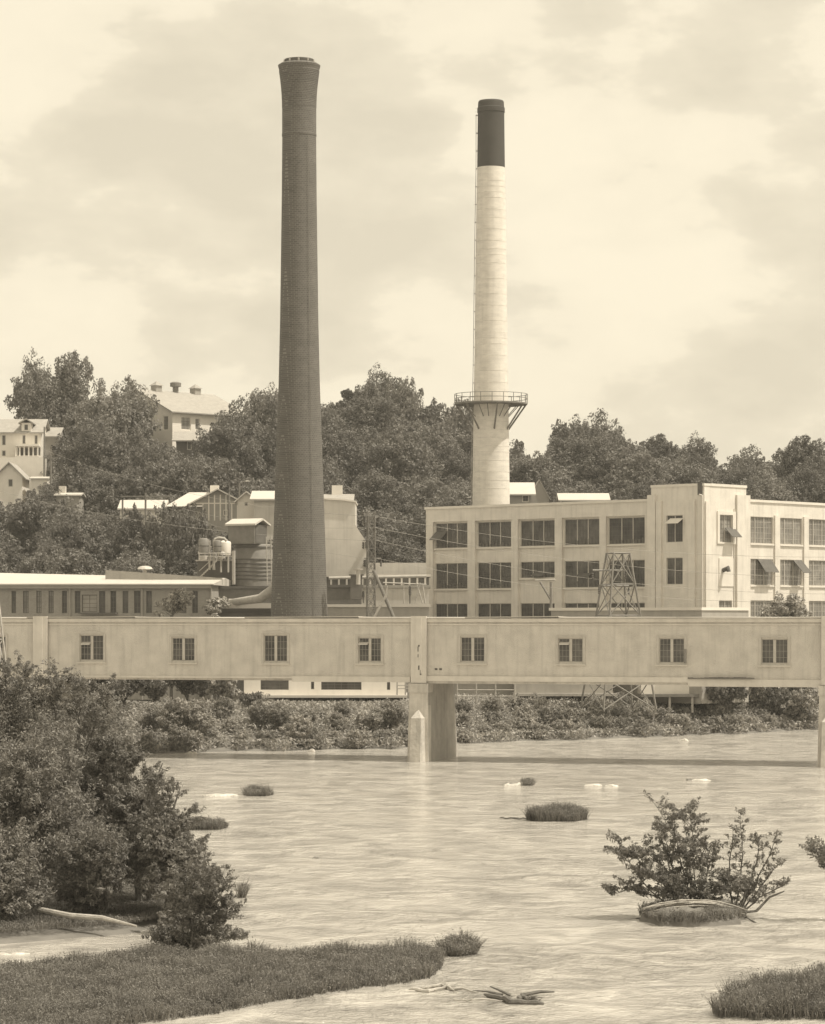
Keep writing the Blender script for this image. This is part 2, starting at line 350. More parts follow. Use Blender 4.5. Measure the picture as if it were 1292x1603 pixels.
def make_tree(name, label, cat, seed, height, R, base=.25, nl=12, ns=14, per=32, ll=.5, lw=.32, leafmat='leaf_hill', trunk_r=.28, shape='round', group=None, flat=.8, stems=1, spray=1.3):
    rng = np.random.default_rng(seed); root = empty(name, (0, 0, 0), 0, label, cat, group)
    lob, cen, rad, out = crown_points(rng, height*base, height, R, nl, ns, shape)
    v, f = clump_leaves(cen, rad, per, ll, lw, rng, flat, out=out, spray=spray)
    keep = v[:, 2].reshape(-1, 4).min(1) > .02; vv = v.reshape(-1, 4, 3)[keep].reshape(-1, 3)
    tr = MB()
    for s_ in range(stems):
        bx, by = (rng.normal()*.12*R, rng.normal()*.12*R) if stems > 1 else (0, 0)
        top = np.array([rng.normal()*.1*R, rng.normal()*.1*R, height*.72]) if stems == 1 else np.array([bx*3+rng.normal()*.25*R, by*3, height*rng.uniform(.5, .85)])
        pts = [(bx, by, -.4)] + [(bx+(top[0]-bx)*t+rng.normal()*.03*R, by+(top[1]-by)*t+rng.normal()*.03*R, top[2]*t) for t in (.25, .5, .75, 1)]
        tr.tube(pts, [trunk_r*k for k in (1.25, .9, .7, .45, .15)], 7)
        for x, y, z, r in lob[s_::stems]:
            t = min(.7, max(.15, z/height*.6)); q = Vector((bx+(top[0]-bx)*t, by+(top[1]-by)*t, top[2]*t))
            e_ = Vector((x, y, z)); mid = q.lerp(e_, .5)+Vector((0, 0, -.06*r*3))
            tr.tube([q, mid, e_], [trunk_r*.4, trunk_r*.28, trunk_r*.08], 5)
    tr.build('trunk', 'bark', root)
    npmesh('crown', vv, np.arange(len(vv)).reshape(-1, 4), leafmat, root)
    return root

random.seed(7); R_ = random.Random(11)
# ---- hillside trees
protos = [make_tree('hill_tree', 'x', 'tree', 100+i, hgt, rad, base=.08, nl=nl+5, ns=24, per=58, ll=.34, lw=.2, shape=sh, spray=1.2)
          for i, (hgt, rad, nl, sh) in enumerate([(11,5.2,13,'round'),(12.5,5.0,14,'round'),(10,5.6,13,'round'),(12,4.4,13,'cone'),(9,4.8,12,'round'),(13,5.6,16,'round'),(8,4.0,10,'round')])]
used = set()
def place(pool, i, loc, rz, s, label, group=None, name=None):
    r = pool[i]
    if i not in used or pool is not protos:
        pass
    if (id(pool), i) not in used:
        used.add((id(pool), i)); r.location = loc; r.rotation_euler = (0, 0, rz); r.scale = s if hasattr(s, '__len__') else (s,)*3
        r['label'] = label
        if group: r['group'] = group
        elif 'group' in r: del r['group']
        o = r
    else:
        o = dup(r, loc, rz, s, label, group)
        if not group and 'group' in o: del o['group']
    if name: o.name = name
    return o
# things standing on the slope that stay in view: (px0, px1, py_top, py_bottom, D)
CLEAR = [(276,328,668,712,408),(228,356,600,690,420),(0,80,648,716,402),(0,40,722,766,384),(194,256,778,800,352),(262,385,758,800,352),(372,440,752,835,338),
         (798,864,745,800,372),(876,956,764,800,376),(508,575,775,950,300),(308,440,812,960,282),(50,72,745,757,384),(92,120,768,780,372)]
def blocked(x, y, z, h, r, ):
    p0 = CX+F*(x-r*.85)/y; p1 = CX+F*(x+r*.85)/y; t = HY-F*(z+h*.97-H)/y; b = HY-F*(z-H)/y
    for a0, a1, c0, c1, D in CLEAR:
        if y < D+8 and p1 > a0 and p0 < a1 and t < c1-9 and b > c0: return True
    return False
cnt = 0
y = 290.0
while y < 440:
    half = (700/F)*y
    x = -half+R_.uniform(0, 5)
    while x < half:
        xx = x+R_.uniform(-1.8, 1.8); yy = y+R_.uniform(-2.5, 2.5); z = float(terrain(np.array(xx), np.array(yy)))
        i = R_.randrange(7); s = R_.uniform(.8, 1.12)*(.92 if yy < 330 else 1); h = [11,12.5,10,12,9,13,8][i]*s; r = [5.2,5,5.6,4.4,4.8,5.6,4][i]*s
        px = CX+F*xx/yy
        ok = z > 3.2 and not (yy < 322 and px > 660) and not (yy < 306 and 330 < px < 660)
        if ok and blocked(xx, yy, z, h, r):
            ok = False
            for s2 in (.75, .6, .45, .33, .24):
                if not blocked(xx, yy, z, h*s2/s, r*s2/s): s = s2; ok = True; break
        if ok and cnt < 272:
            place(protos, i, (xx, yy, z-.3), R_.uniform(0, 6.28), (s, s, s*R_.uniform(.92, 1.1)), 'leafy broad crowned tree in the dense wood covering the hillside', 'trees of the wooded hillside'); cnt += 1
        x += R_.uniform(7.2, 9.6)
    y += 7.6
print('hill trees', cnt)
# skyline trees that stand out
def sky_tree(i, px, top, D, label, s=1.0, wide=1.0):
    top -= 9; h = [11,12.5,10,12,9,13,8][i]; x = (px-CX)/F*D; z = H+(HY-top)/F*D-h*s
    gz = float(terrain(np.array(x), np.array(D)))
    k = (h*s+z-gz)/h if z > gz else s
    place(protos, i, (x, D, min(z, gz)), R_.uniform(0, 6), (s*wide, s*wide, k), label, name='skyline_tree')
sky_tree(5, 58, 572, 434, 'tall dark tree on the hilltop at the far left above the white house', 1.05, .95)
sky_tree(1, 112, 562, 436, 'tallest tree of the hilltop, ragged crown left of the barn', 1.1, .95)
sky_tree(2, 192, 606, 426, 'rounded dark tree rising just left of the barn roof', 1.0, 1.05)
sky_tree(0, 420, 612, 428, 'hilltop tree half hidden behind the brick chimney', 1.0)
sky_tree(3, 545, 603, 430, 'hilltop tree just right of the brick chimney top line of the wood', 1.0, 1.2)
sky_tree(5, 592, 590, 432, 'highest ragged tree on the skyline between the two chimneys', 1.0, .9)
sky_tree(4, 625, 602, 430, 'smaller ragged tree beside the highest one between the chimneys', .9)
sky_tree(6, 688, 640, 430, 'small round skyline tree left of the white chimney platform', 1.1)
sky_tree(4, 722, 636, 428, 'skyline tree touching the left end of the white chimney platform', 1.0)
sky_tree(3, 812, 682, 430, 'dark skyline tree just right of the white chimney', .9)
sky_tree(0, 900, 662, 432, 'dark skyline tree, left half of the round clump above the mill roof', 1.05, 1.05)
sky_tree(2, 955, 660, 434, 'dark skyline tree, right half of the round clump above the mill roof', 1.1, 1.0)
sky_tree(1, 1030, 690, 432, 'skyline tree above the left side of the mill stair tower', .95)
sky_tree(5, 1088, 694, 430, 'skyline tree straight above the mill stair tower', .9, .85)
sky_tree(2, 1190, 712, 434, 'broad skyline tree right of the mill stair tower', 1.0, 1.1)
sky_tree(0, 1278, 714, 432, 'skyline tree at the right edge of the photo', 1.0, 1.1)

for i, px, top, D, s, wd, lab in [(2,190,616,414,1.1,1.1,'big round dark tree standing in front of the left end of the hilltop hall'),(0,165,622,408,1.1,1.1,'broad tree between the porch house and the big round dark tree'),
    (5,150,668,398,1.0,1.0,'tree on the slope right below the broad tree by the porch house'),(2,205,682,396,1.0,1.05,'tree in the middle of the slope under the hilltop hall left end'),(1,252,704,392,.85,1.1,'tree just left of and below the dark annex'),
    (0,350,668,404,1.0,1.1,'tree covering the right end of the hilltop hall'),(2,392,640,414,1.05,1.1,'large tree between the hilltop hall and the brick chimney'),(4,310,722,384,.9,1.1,'tree directly below the dark annex'),
    (6,118,738,380,.9,1.0,'lone paler tree right of the pole on the left hillside'),(3,170,744,372,.8,1.3,'tree left of the low bright roofed roadside house'),(4,225,742,374,.8,1.2,'tree behind the low bright roofed roadside house'),(6,212,806,336,.7,1.1,'small tree hiding the wall of the low roadside house'),(6,250,803,334,.7,1.1,'small tree between the low roadside house and the bungalow'),(4,288,800,326,.65,1.2,'loose tree in front of the half timbered bungalow')]:
    sky_tree(i, px, top, D, lab, s, wd); 
fr2 = random.Random(31)
for px in list(range(838, 1340, 27))+list(range(515, 735, 36)):
    tp = float(np.interp(px, [515,560,600,640,700,735,838,880,900,970,1000,1060,1130,1160,1292,1340], [634,622,616,630,662,668,716,690,682,682,712,716,730,724,728,728]))+fr2.uniform(-6, 8)
    i = fr2.choice([0, 2, 4, 5]); s = fr2.uniform(.85, 1.05); D = 422+fr2.uniform(-4, 6); h = [11,12.5,10,12,9,13,8][i]; x = (px-CX)/F*D; z = H+(HY-tp)/F*D-h*s
    place(protos, i, (x, D, z), fr2.uniform(0, 6), (s*1.1, s*1.1, s), 'leafy broad crowned tree in the dense wood covering the hillside', 'trees of the wooded hillside')
# undergrowth over the slope
rng = np.random.default_rng(15); k = 90000
y = 292+rng.random(k)*150; x = (rng.random(k)*2-1)*y*.16; z = terrain(x, y); ok = (z > 3.3); x, y, z = x[ok], y[ok], z[ok]; k = len(x)
nn = unit(rng, k); nn[:, 2] = abs(nn[:, 2])+.3; nn /= np.linalg.norm(nn, axis=1, keepdims=True)
lv, lf = leaf_quads(np.column_stack([x, y, z+rng.random(k)**2*1.3]), nn, .8, .4, rng)
tag(npmesh('undergrowth', lv, lf, 'leaf_hill'), 'leafy undergrowth covering the wooded hillside', 'undergrowth', kind='stuff')

# ------------------------------------------------------------------ window builder
def window(root, a, b, z0, z1, y, nx=3, nzz=4, axis='y', glass='glass', fr='frame', bars=(), sgn=1, th=.06, mun=.03, label=None, name='window', muntin='muntin'):
    """steel sash in the plane y (or x when axis is 'x'); sgn points outwards-negative. bars: main mullions"""
    def bx(mb, p0, p1, d0, d1, q0, q1):
        d0, d1 = y+d0*sgn, y+d1*sgn; lo, hi = min(d0, d1), max(d0, d1)
        mb.box(p0, p1, lo, hi, q0, q1) if axis == 'y' else mb.box(lo, hi, p0, p1, q0, q1)
    m = MB(); t = th
    bx(m, a, b, 0, .08, z0, z0+t); bx(m, a, b, 0, .08, z1-t, z1); bx(m, a, a+t, 0, .08, z0+t, z1-t); bx(m, b-t, b, 0, .08, z0+t, z1-t)
    for k in bars: c = a+(b-a)*k; bx(m, c-t*.75, c+t*.75, -.02, .08, z0+t, z1-t)
    w = m.build(name, fr, root)
    if label: w['label'] = label
    g = MB(); bx(g, a+t, b-t, .05, .07, z0+t, z1-t); g.build('pane', glass, w)
    if mun:
        mm = MB()
        for i in range(1, nx):
            c = a+(b-a)*i/nx
            if any(abs((c-a)/(b-a)-k) < .02 for k in bars): continue
            bx(mm, c-mun/2, c+mun/2, .02, .045, z0+t, z1-t)
        for j in range(1, nzz): c = z0+(z1-z0)*j/nzz; bx(mm, a+t, b-t, .022, .043, c-mun/2, c+mun/2)
        mm.build('muntins', muntin, w)
    return w

# ------------------------------------------------------------------ covered bridge
fb = Fr(655, 200, -15, 0)
br = empty('covered_bridge', fb.loc(), fb.a, 'long pale enclosed footbridge on concrete piers with a row of windows, crossing the river', 'bridge')
BX0, BX1 = fb.X(-120), fb.X(1420); BT = 10.22; BB = 5.85; BD = 7.6
wins = [(125,162,994,1034,1),(269,305,998,1035,0),(413,450,994,1036,1),(561,597,998,1036,0),(721,759,997,1036,0),(874,913,999,1037,0),(1032,1072,999,1038,0),(1192,1234,1000,1039,0),(-26,9,996,1034,0),(1350,1392,1000,1040,0)]
holes = [(fb.X(a), fb.X(b), fb.Z(a, d), fb.Z(a, c)) for a, b, c, d, ar in wins]
MB().wall(BX0, BX1, BB, BT-.3, 0, .3, holes).build('wall', 'plaster', br)
MB().wall(BX0, BX1, BB, BT-.3, BD-.3, BD, [(a+.2, b+.2, c, d) for a, b, c, d in holes]).build('wall', 'plaster', br)
MB().box(BX0, BX1, .3, BD-.3, BB, BB+.35).build('floor_slab', 'pier', br)
rf = MB(); rnd = random.Random(4); x = BX0
while x < BX1:                                        # roofing felt with lifted, uneven edges
    L = rnd.uniform(3, 9); z = rnd.uniform(-.03, .03); x1 = min(x+L, BX1); dz = rnd.uniform(-.05, .06)
    rf.hexa([(x,-.22,BT-.02+z),(x1,-.22,BT-.02+z+dz),(x1,BD+.2,BT-.02),(x,BD+.2,BT-.02)], [(x,-.22,BT+.05+z),(x1,-.22,BT+.05+z+dz),(x1,BD/2,BT+.06),(x,BD/2,BT+.06)]); x = x1+.02
rf.build('roof', 'roof_felt', br)
MB().box(BX0, BX1, -.12, 0, BT-.3, BT-.05).box(BX0, BX1, .0, BD, BT-.3, BT-.05).box(BX0, BX1, -.06, 0, BT-.52, BT-.44).build('cornice', 'plaster_trim', br)
lg = MB(); xl = fb.X(458)
lg.box(xl, fb.X(643), -.14, -.003, 5.62, 6.02); lg.box(fb.X(669), fb.X(1078), -.12, -.003, 5.72, 6.08)
lg.box(fb.X(1078), BX1, -.14, -.003, 5.45, 5.95); lg.box(BX0, xl, -.1, -.003, 5.85, 5.98)
lg.build('ledge', 'plaster_trim', br)
MB().box(fb.X(643), BX1, .0, BD, 5.55, BB-.003).box(BX0, fb.X(643), .15, BD-.15, 5.7, BB-.003).build('girder', 'pier', br)
br_ledge = MB()                                        # spalled lip on the right span
rr_ = random.Random(3); x = fb.X(1078)
while x < fb.X(1180): L = rr_.uniform(.25, .7); br_ledge.box(x, x+L, -.25-rr_.uniform(0, .1), -.14, 6.0, 6.05+rr_.uniform(0, .08)); x += L
br_ledge.build('broken_lip', 'drift_dark', br)
mat_mw = mat('bridge_muntin', .30, var=.1)
for (a, b, c, d, ar), h in zip(wins, holes):
    x0, x1, z0, z1 = h; mid = (x0+x1)/2
    w = MB(); t = .07
    w.box(x0, x1, .1, .2, z0, z0+t).box(x0, x1, .1, .2, z1-t, z1).box(x0, x0+t, .1, .2, z0+t, z1-t).box(x1-t, x1, .1, .2, z0+t, z1-t).box(mid-.1, mid+.1, .06, .2, z0+t, z1-t)
    w.box(x0-.16, x0-.002, -.06, .02, z0-.12, z1+.1).box(x1+.002, x1+.16, -.06, .02, z0-.12, z1+.1)
    if ar:
        n = 10; pts = [(x0-.16+(x1-x0+.32)*i/n, z1+.1+.2*math.sin(math.pi*i/n)) for i in range(n+1)]
        w.prism(pts[::-1], -.07, .02)
    else: w.box(x0-.16, x1+.16, -.06, .02, z1+.1, z1+.18)
    wo = w.build('window', 'frame', br)
    MB().box(x0-.22, x1+.22, -.16, .05, z0-.2, z0-.122).build('sill', 'plaster_trim', wo)
    MB().box(x0+t, mid-.1, .15, .17, z0+t, z1-t).box(mid+.1, x1-t, .15, .17, z0+t, z1-t).build('pane', 'glass', wo)
    g = MB(); mw = .026
    for p0, p1 in ((x0+t, mid-.1), (mid+.1, x1-t)):
        for i in (1, 2): q = p0+(p1-p0)*i/3; g.box(q-mw/2, q+mw/2, .12, .145, z0+t, z1-t)
        for j in (1, 2, 3): q = z0+(z1-z0)*j/4; g.box(p0, p1, .122, .143, q-mw/2, q+mw/2)
    g.build('muntins', mat_mw, wo)
for px, zt in ((143, 1), (578, 1), (893, 1), (1066, 2)):    # sashes tipped open
    x = fb.X(px); z = fb.Z(px, 1009)
    s = MB()
    if zt == 1: s.hexa([(x-.75,-.28,z-.02),(x-.05,-.28,z-.02),(x-.05,.1,z+.14),(x-.75,.1,z+.14)], [(x-.75,-.28,z+.02),(x-.05,-.28,z+.02),(x-.05,.1,z+.18),(x-.75,.1,z+.18)])
    else: s.box(fb.X(1073), fb.X(1075), -.45, -.05, fb.Z(1073, 1038), fb.Z(1073, 1016))
    s.build('open_sash', 'frame' if zt == 1 else 'steel', br)
for pa, pb in ((54, 76), (645, 669), (1287, 1312)):
    x0, x1 = fb.X(pa), fb.X(pb)
    MB().box(x0, x1, -.3, -.14, 5.6, BT+.12).box(x0+.35, x1-.35, -.36, -.302, 5.9, BT+.02).build('pilaster', 'plaster_trim', br)
cr2 = random.Random(9); ck = MB(); z = fb.Z(657, 1062)
while z < fb.Z(657, 1004):
    L = cr2.uniform(.1, .4); xq = fb.X(657)+cr2.uniform(-.05, .05)+(.12 if z < fb.Z(657, 1050) else 0); wq = cr2.uniform(.03, .12)
    if cr2.random() < .7: ck.box(xq, xq+wq, -.372, -.36, z, z+L)
    z += L
ck.build('spalled_crack', 'steel_dark', br)
MB().box(fb.X(681), fb.X(685), -.02, 0.01, fb.Z(683,1049), fb.Z(683,1046)).build('drain_hole', 'steel_dark', br); MB().box(fb.X(688), fb.X(692), -.02, 0.01, fb.Z(683,1049), fb.Z(683,1046)).build('drain_hole', 'steel_dark', br)
for k, pc in enumerate((65, 655, 1297)):
    x = fb.X(pc+2); w = .66; mb = MB(); L0, L1 = -.25, 8.3
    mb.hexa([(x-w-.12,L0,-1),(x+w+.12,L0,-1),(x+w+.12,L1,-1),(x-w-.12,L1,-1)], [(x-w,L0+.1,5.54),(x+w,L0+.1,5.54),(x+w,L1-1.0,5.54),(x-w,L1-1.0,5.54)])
    po = mb.build('pier', 'pier_shaded', br)
    MB().box(x-w-.06, x+w+.02, L0-.14, 1.1, 4.9, 5.545).build('pier_cap', 'pier', po)
    MB().hexa([(x-w-.13,L0-.3,-1),(x+w+.13,L0-.3,-1),(x+w+.13,L0+.6,-1),(x-w-.13,L0+.6,-1)], [(x-w-.01,L0-.06,4.897),(x+w+.01,L0-.06,4.897),(x+w+.01,L0+.8,4.897),(x-w-.01,L0+.8,4.897)]).build('facing', 'pier', po)
    pg = [(-.95,-.25),(-.62,-.95),(.45,-.98),(.8,-.25)]; tp = [(-.72,-.05),(-.5,-.6),(.42,-.62),(.62,-.05)]; y_ = L0
    vs = [(x+a_*.78,y_+c_,-1) for a_,c_ in pg]+[(x+a_*.8,y_+c_,3.1) for a_,c_ in tp]+[(x,y_-.04,3.75)]
    MB().add(vs, [(0,1,5,4),(1,2,6,5),(2,3,7,6),(4,5,8),(5,6,8),(6,7,8),(3,0,4,8,7),(3,2,1,0)]).build('cutwater', 'pier', po)

# ------------------------------------------------------------------ white mill (factory)
fm = Fr(1103, 275, -43, 2.6)
ml = empty('mill_building', fm.loc(), fm.a, 'three storey pale painted mill with wide windows and a square stair tower', 'factory')
zr = fm.Z(900, 787)                                  # roof line of the long side
lx = fm.X(667); txl = fm.X(1018)
rows = [(fm.Z(708, 818.5), fm.Z(708, 858)), (fm.Z(708, 881.5), fm.Z(708, 922)), (fm.Z(708, 945), fm.Z(708, 986))]
zr = fm.Z(667, 794)
cols = [(682,733.5),(748,802),(815,870),(884,940),(953,1011)]
cx = [(fm.X(a, .3), fm.X(b, .3)) for a, b in cols]
hol = []
for i, (a, b) in enumerate(cx):
    for j, (t, bo) in enumerate(rows):
        if i == 2 and j == 1: bo = fm.Z(840, 905, .3)
        hol.append((a, b, bo, t, i, j))
MB().wall(lx+.5, txl, 0, zr-.25, .3, .6, [h[:4] for h in hol]).build('wall', 'mill', ml)
pl = MB(); edges = [lx]+[ (cx[i][1]+cx[i+1][0])/2 for i in range(4)]
pl.box(lx, cx[0][0]-.12, 0, .3, 0, zr-.25)
for i in range(4): pl.box(cx[i][1]+.12, cx[i+1][0]-.12, 0, .3, 0, rows[0][0]+.15)
pl.box(cx[0][0]-.12, txl, 0.004, .3, rows[0][0]+.15, zr-.25)
pl.box(cx[4][1]+.12, txl, 0, .3, 0, rows[0][0]+.15)
pl.build('pilasters', 'mill', ml)
MB().box(lx-.12, txl, -.12, .7, zr-.25, zr).build('coping', 'mill_trim', ml)
for a, b, c, d, i, j in hol: MB().box(a-.05, b+.05, .12, .3, c-.16, c-.003).build('sill', 'mill_trim', ml)
for a, b, c, d, i, j in hol:
    w = window(ml, a+.003, b-.003, c+.003, d-.003, .38, nx=12, nzz=6, bars=(.35, .655), mun=.02)
    g = MB(); r5 = random.Random(i*7+j)              # dark boxes paint in the shaded gaps of tilting lower sashes
    if not (i == 2 and j == 1):
        for q in range(10): xq = a+.12+(b-a-.24)*q/10; g.box(xq+.05, xq+.05+(b-a)/10*.55, .36, .375, c+.08, c+.08+r5.uniform(.25, .6))
        g.build('sash_gap_shade', 'roof_dark', w)
# tilted-out sashes of the long side
def awning(root, a, b, z, y, drop, outw, name='open_sash', axis='y', m='steel_dark'):
    if axis == 'y': vs0 = [(a,y-outw,z-drop),(b,y-outw,z-drop),(b,y,z),(a,y,z)]
    else: vs0 = [(y,a,z),(y,b,z),(y+outw,b,z-drop),(y+outw,a,z-drop)]
    return MB().hexa(vs0, [(p[0], p[1], p[2]+.05) for p in vs0]).build(name, m, root)
awning(ml, cx[0][0]+.1, cx[0][0]+1.7, rows[0][0]-.9, .3, .9, 1.1)
awning(ml, cx[2][0]+1.8, cx[2][0]+3.4, rows[1][0]-1.2, .3, .35, .5)
awning(ml, cx[3][0]+1.9, cx[3][0]+3.6, rows[1][0]-1.3, .3, .35, .5)
# stair tower: front face y = -0.35, side face x = 0
TF = -.45; tz = fm.Z(1060, 758, TF); tsh = fm.Z(1020, 775, TF)
ta, tb = fm.X(1015.5, TF), fm.X(1103, TF)
tya = TF; tyb = fm.Y(1168, 0.0)
wf = (fm.X(1043.5, TF), fm.X(1069, TF))
fh = [(wf[0], wf[1], fm.Z(1056, 849, TF), fm.Z(1056, 806.5, TF)), (wf[0], wf[1], fm.Z(1056, 915, TF), fm.Z(1056, 873, TF))]
xc = tb
wy = (fm.Y(1126, xc), fm.Y(1146.5, xc))
shh = [(wy[0], wy[1], fm.ZY(1136, 849, xc), fm.ZY(1136, 806, xc)), (wy[0], wy[1], fm.ZY(1136, 975, xc), fm.ZY(1136, 940, xc))]
MB().wall(ta+.35, tb, 0, tz-.25, TF, TF+.35, fh).build('tower_wall', 'mill', ml)
MB().wall(TF+.353, tyb-.4, 0, tz-.25, xc-.35, xc, shh, axis='x').build('tower_wall', 'mill', ml)
MB().box(ta+.35, ta+.7, TF+.353, tyb-.4, zr-2, tz-.25).box(ta+.703, xc-.353, tyb-.75, tyb-.4, zr-2, tz-.25).box(ta+.7, xc-.36, TF+.36, tyb-.76, zr+.1, zr+.3).build('tower_back', 'mill', ml)
cp = MB(); nx0 = fm.X(1093, TF); nx1 = fm.X(1100.5, TF)
cp.box(ta+.3, nx0, TF-.08, TF+.42, tz-.25, tz); cp.box(xc-.42, xc+.08, TF+1.0, tyb-.35, tz-.25, tz); 
cp.box(nx1, xc+.06, TF-.08, TF+.998, tz-.25, tz-.02)
cp.build('tower_coping', 'mill_trim', ml)
MB().box(nx0+.02, nx1-.02, TF-.09, TF+.5, tz-1.15, tz+.02).build('notch', 'steel_dark', ml)
st = MB()                                              # stepped shoulder pilasters
for a, b in ((ta, fm.X(1028, TF)), (fm.X(1028, TF)+.1, wf[0]-.5), (wf[1]+.5, fm.X(1090, TF))): st.box(a, b, TF-.22, TF-.003, 0, tsh if a == ta else tsh-.6)
st.box(ta, ta+.347, TF-.003, .0, 0, tsh)
yb2 = fm.Y(1152, xc)
st.box(xc+.003, xc+.22, yb2, tyb, 0, fm.ZY(1160, 775, xc)); st.box(xc+.003, xc+.15, TF+.1, wy[0]-1.6, 0, tsh-.8); st.box(xc+.003, xc+.12, wy[1]+.25, yb2-.35, 0, tsh-1.4)
st.box(xc-.35, xc+.003, tyb-.397, tyb, 0, fm.ZY(1160, 775, xc))
st.build('tower_pilasters', 'mill', ml)
for h in fh: window(ml, h[0]+.003, h[1]-.003, h[2]+.003, h[3]-.003, TF+.12, nx=6, nzz=6, bars=(.5,), mun=.025)
for h in shh: window(ml, h[0]+.003, h[1]-.003, h[2]+.003, h[3]-.003, xc-.12, nx=4, nzz=6, axis='x', sgn=-1, bars=(.5,), mun=.025, glass='glass_mid')
MB().wall(wy[0]-.35, wy[1]+.5, shh[0][2]-.15, shh[0][3]+.35, xc+.003, xc+.12, [(wy[0]+.0, wy[1]-.0, shh[0][2], shh[0][3])], axis='x').build('window_surround', 'mill_trim', ml)
sb = MB().box(xc+.003, xc+.08, wy[0]-.05, wy[1]+.15, fm.ZY(1136, 918, xc), fm.ZY(1136, 874, xc)); sb.build('blocked_window', 'mill_trim', ml)
MB().tube([(xc+.12, wy[0]+.5, fm.ZY(1130, 893, xc)), (xc+.75, wy[0]+.5, fm.ZY(1130, 889, xc)), (xc+.8, wy[0]+.5, fm.ZY(1130, 895, xc))], .22, 10).build('vent_hood', 'steel_dark', ml)
MB().tube([(xc-.12,TF-.14,0),(xc-.12,TF-.14,tz-1.2),(nx0+.3,TF-.2,tz-1.1)], .09, 8).build('downpipe', 'mill_trim', ml)
awning(ml, wf[0]+.5, wf[0]+2.1, fh[0][3]-.35, TF, .5, .9, m='mill_trim')
awning(ml, wy[0]+1.0, wy[0]+2.6, shh[0][3]-1.3, xc, .9, .9, axis='x')
# right side
RXp = xc-.3
rc = [(1174.5,1210.5),(1221,1256),(1266,1301),(1311,1346),(1356,1391)]
ry = [(fm.Y(a, RXp), fm.Y(b, RXp)) for a, b in rc]
zrr = fm.ZY(1200, 783, RXp)
rrow = [(fm.ZY(1190, 809, RXp), fm.ZY(1190, 851, RXp)), (fm.ZY(1190, 875, RXp), fm.ZY(1190, 916, RXp)), (fm.ZY(1190, 940, RXp), fm.ZY(1190, 982, RXp))]
rh = [(a, b, bo, t, i, j) for i, (a, b) in enumerate(ry) for j, (t, bo) in enumerate(rrow)]
MB().wall(tyb, ry[-1][1]+1.5, 0, zrr-.25, RXp-.3, RXp, [h[:4] for h in rh], axis='x').build('wall', 'mill', ml)
MB().box(RXp-.4, RXp+.12, tyb+.003, ry[-1][1]+1.6, zrr-.25, zrr).build('coping', 'mill_trim', ml)
q = MB(); sq = MB()
for i in range(4): q.box(RXp+.003, RXp+.18, ry[i][1]+.15, ry[i+1][0]-.15, 0, rrow[0][0]+.2)
q.box(RXp+.003, RXp+.18, tyb+.01, ry[0][0]-.15, 0, rrow[0][0]+.2)
q.build('pilasters', 'mill', ml)
for h in rh:
    MB().box(RXp+.004, RXp+.14, h[0]-.05, h[1]+.05, h[2]-.16, h[2]-.003).build('sill', 'mill_trim', ml)
    w = window(ml, h[0]+.003, h[1]-.003, h[2]+.003, h[3]-.003, RXp-.12, nx=8, nzz=5, axis='x', sgn=-1, bars=(.25, .64), glass='glass_mid', muntin='frame', mun=.03)
awning(ml, ry[0][0]+1.3, ry[0][0]+3.6, rrow[1][0]-.05, RXp, 1.3, 1.0, axis='x')
awning(ml, ry[1][1]-1.6, ry[1][1]-.1, rrow[1][0]-.05, RXp, 1.3, 1.3, axis='x')
MB().prism([(lx+.3,.35),(lx+.3,30),(RXp-.35,30),(RXp-.35,tyb),(ta+.3,tyb),(ta+.3,.35)], zr-.9, zr-.6, 'z').build('roof', 'roof_dark', ml)
MB().box(lx, lx+.3, .3, 30, 0, zr-.05).box(lx+.3, RXp, 30, 30.3, 0, zr-.1).build('wall', 'mill', ml)
MB().box(fm.X(1193), fm.X(1218), 12, 14, zr-.6, zr+.55).build('roof_hatch', 'mill_trim', ml)
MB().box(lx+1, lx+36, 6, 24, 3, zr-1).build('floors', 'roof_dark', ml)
# low lean-to in front of the long side
fl = Fr(863, 262, -43, 2.6)
lt = empty('lean_to_shed', fl.loc(), fl.a, 'low flat roofed shed against the foot of the pale mill, behind the lattice tower', 'shed')
le = fl.X(1099)
MB().box(0, le, 0, 7, 0, fl.Z(900, 956)).build('wall', 'grey_wall', lt)
MB().box(-.15, le+.1, -.15, 7, fl.Z(900, 956)+.003, fl.Z(900, 951.5)).build('roof', 'mill_trim', lt)

# ------------------------------------------------------------------ chimneys
D = 250; bc = P(468.6, 962, D)
b = empty('brick_chimney', (bc.x, D, 2.6), 0, 'tall dark brick chimney with a flared corbelled top', 'chimney')
def zz(py, D=250): return H+(HY-py)/F*D-2.6
s = D/F
prof = [(3.0,0),(44.5*s,zz(962)),(42.5*s,zz(900)),(38.6*s,zz(780)),(35.5*s,zz(690)),(32.3*s,zz(600)),(30*s,zz(500)),(28.6*s,zz(400)),(27.3*s,zz(300)),(26.6*s,zz(214))]
MB().lathe(prof, n=64, closed=False).build('shaft', 'brick_dark', b, True)
hp = [(26.6*s,zz(213.9)),(27.2*s,zz(213)),(27.2*s,zz(210)),(26.9*s,zz(209))]
MB().lathe(hp, n=64, closed=False).build('belt_course', 'brick_dark', b)
hp = [(26.8*s,zz(209))]; 
for i in range(24):                                   # stepped corbel rings
    t = i/23; y_ = 168-t*56; r = 26.8+ (0 if y_ > 165 else (165-y_)/53)**1.7*4.6
    hp += [(r*s, zz(y_+.9)), ((r+.3)*s, zz(y_+.5)), ((r+.3)*s, zz(y_-.7)), (r*s, zz(y_-1.1))]
hp += [(31.6*s,zz(109)),(33*s,zz(104)),(33.2*s,zz(102.5)),(29*s,zz(99.5)),(24*s,zz(98.5))]
MB().lathe(hp, n=64).build('corbelled_top', 'brick_dark', b)
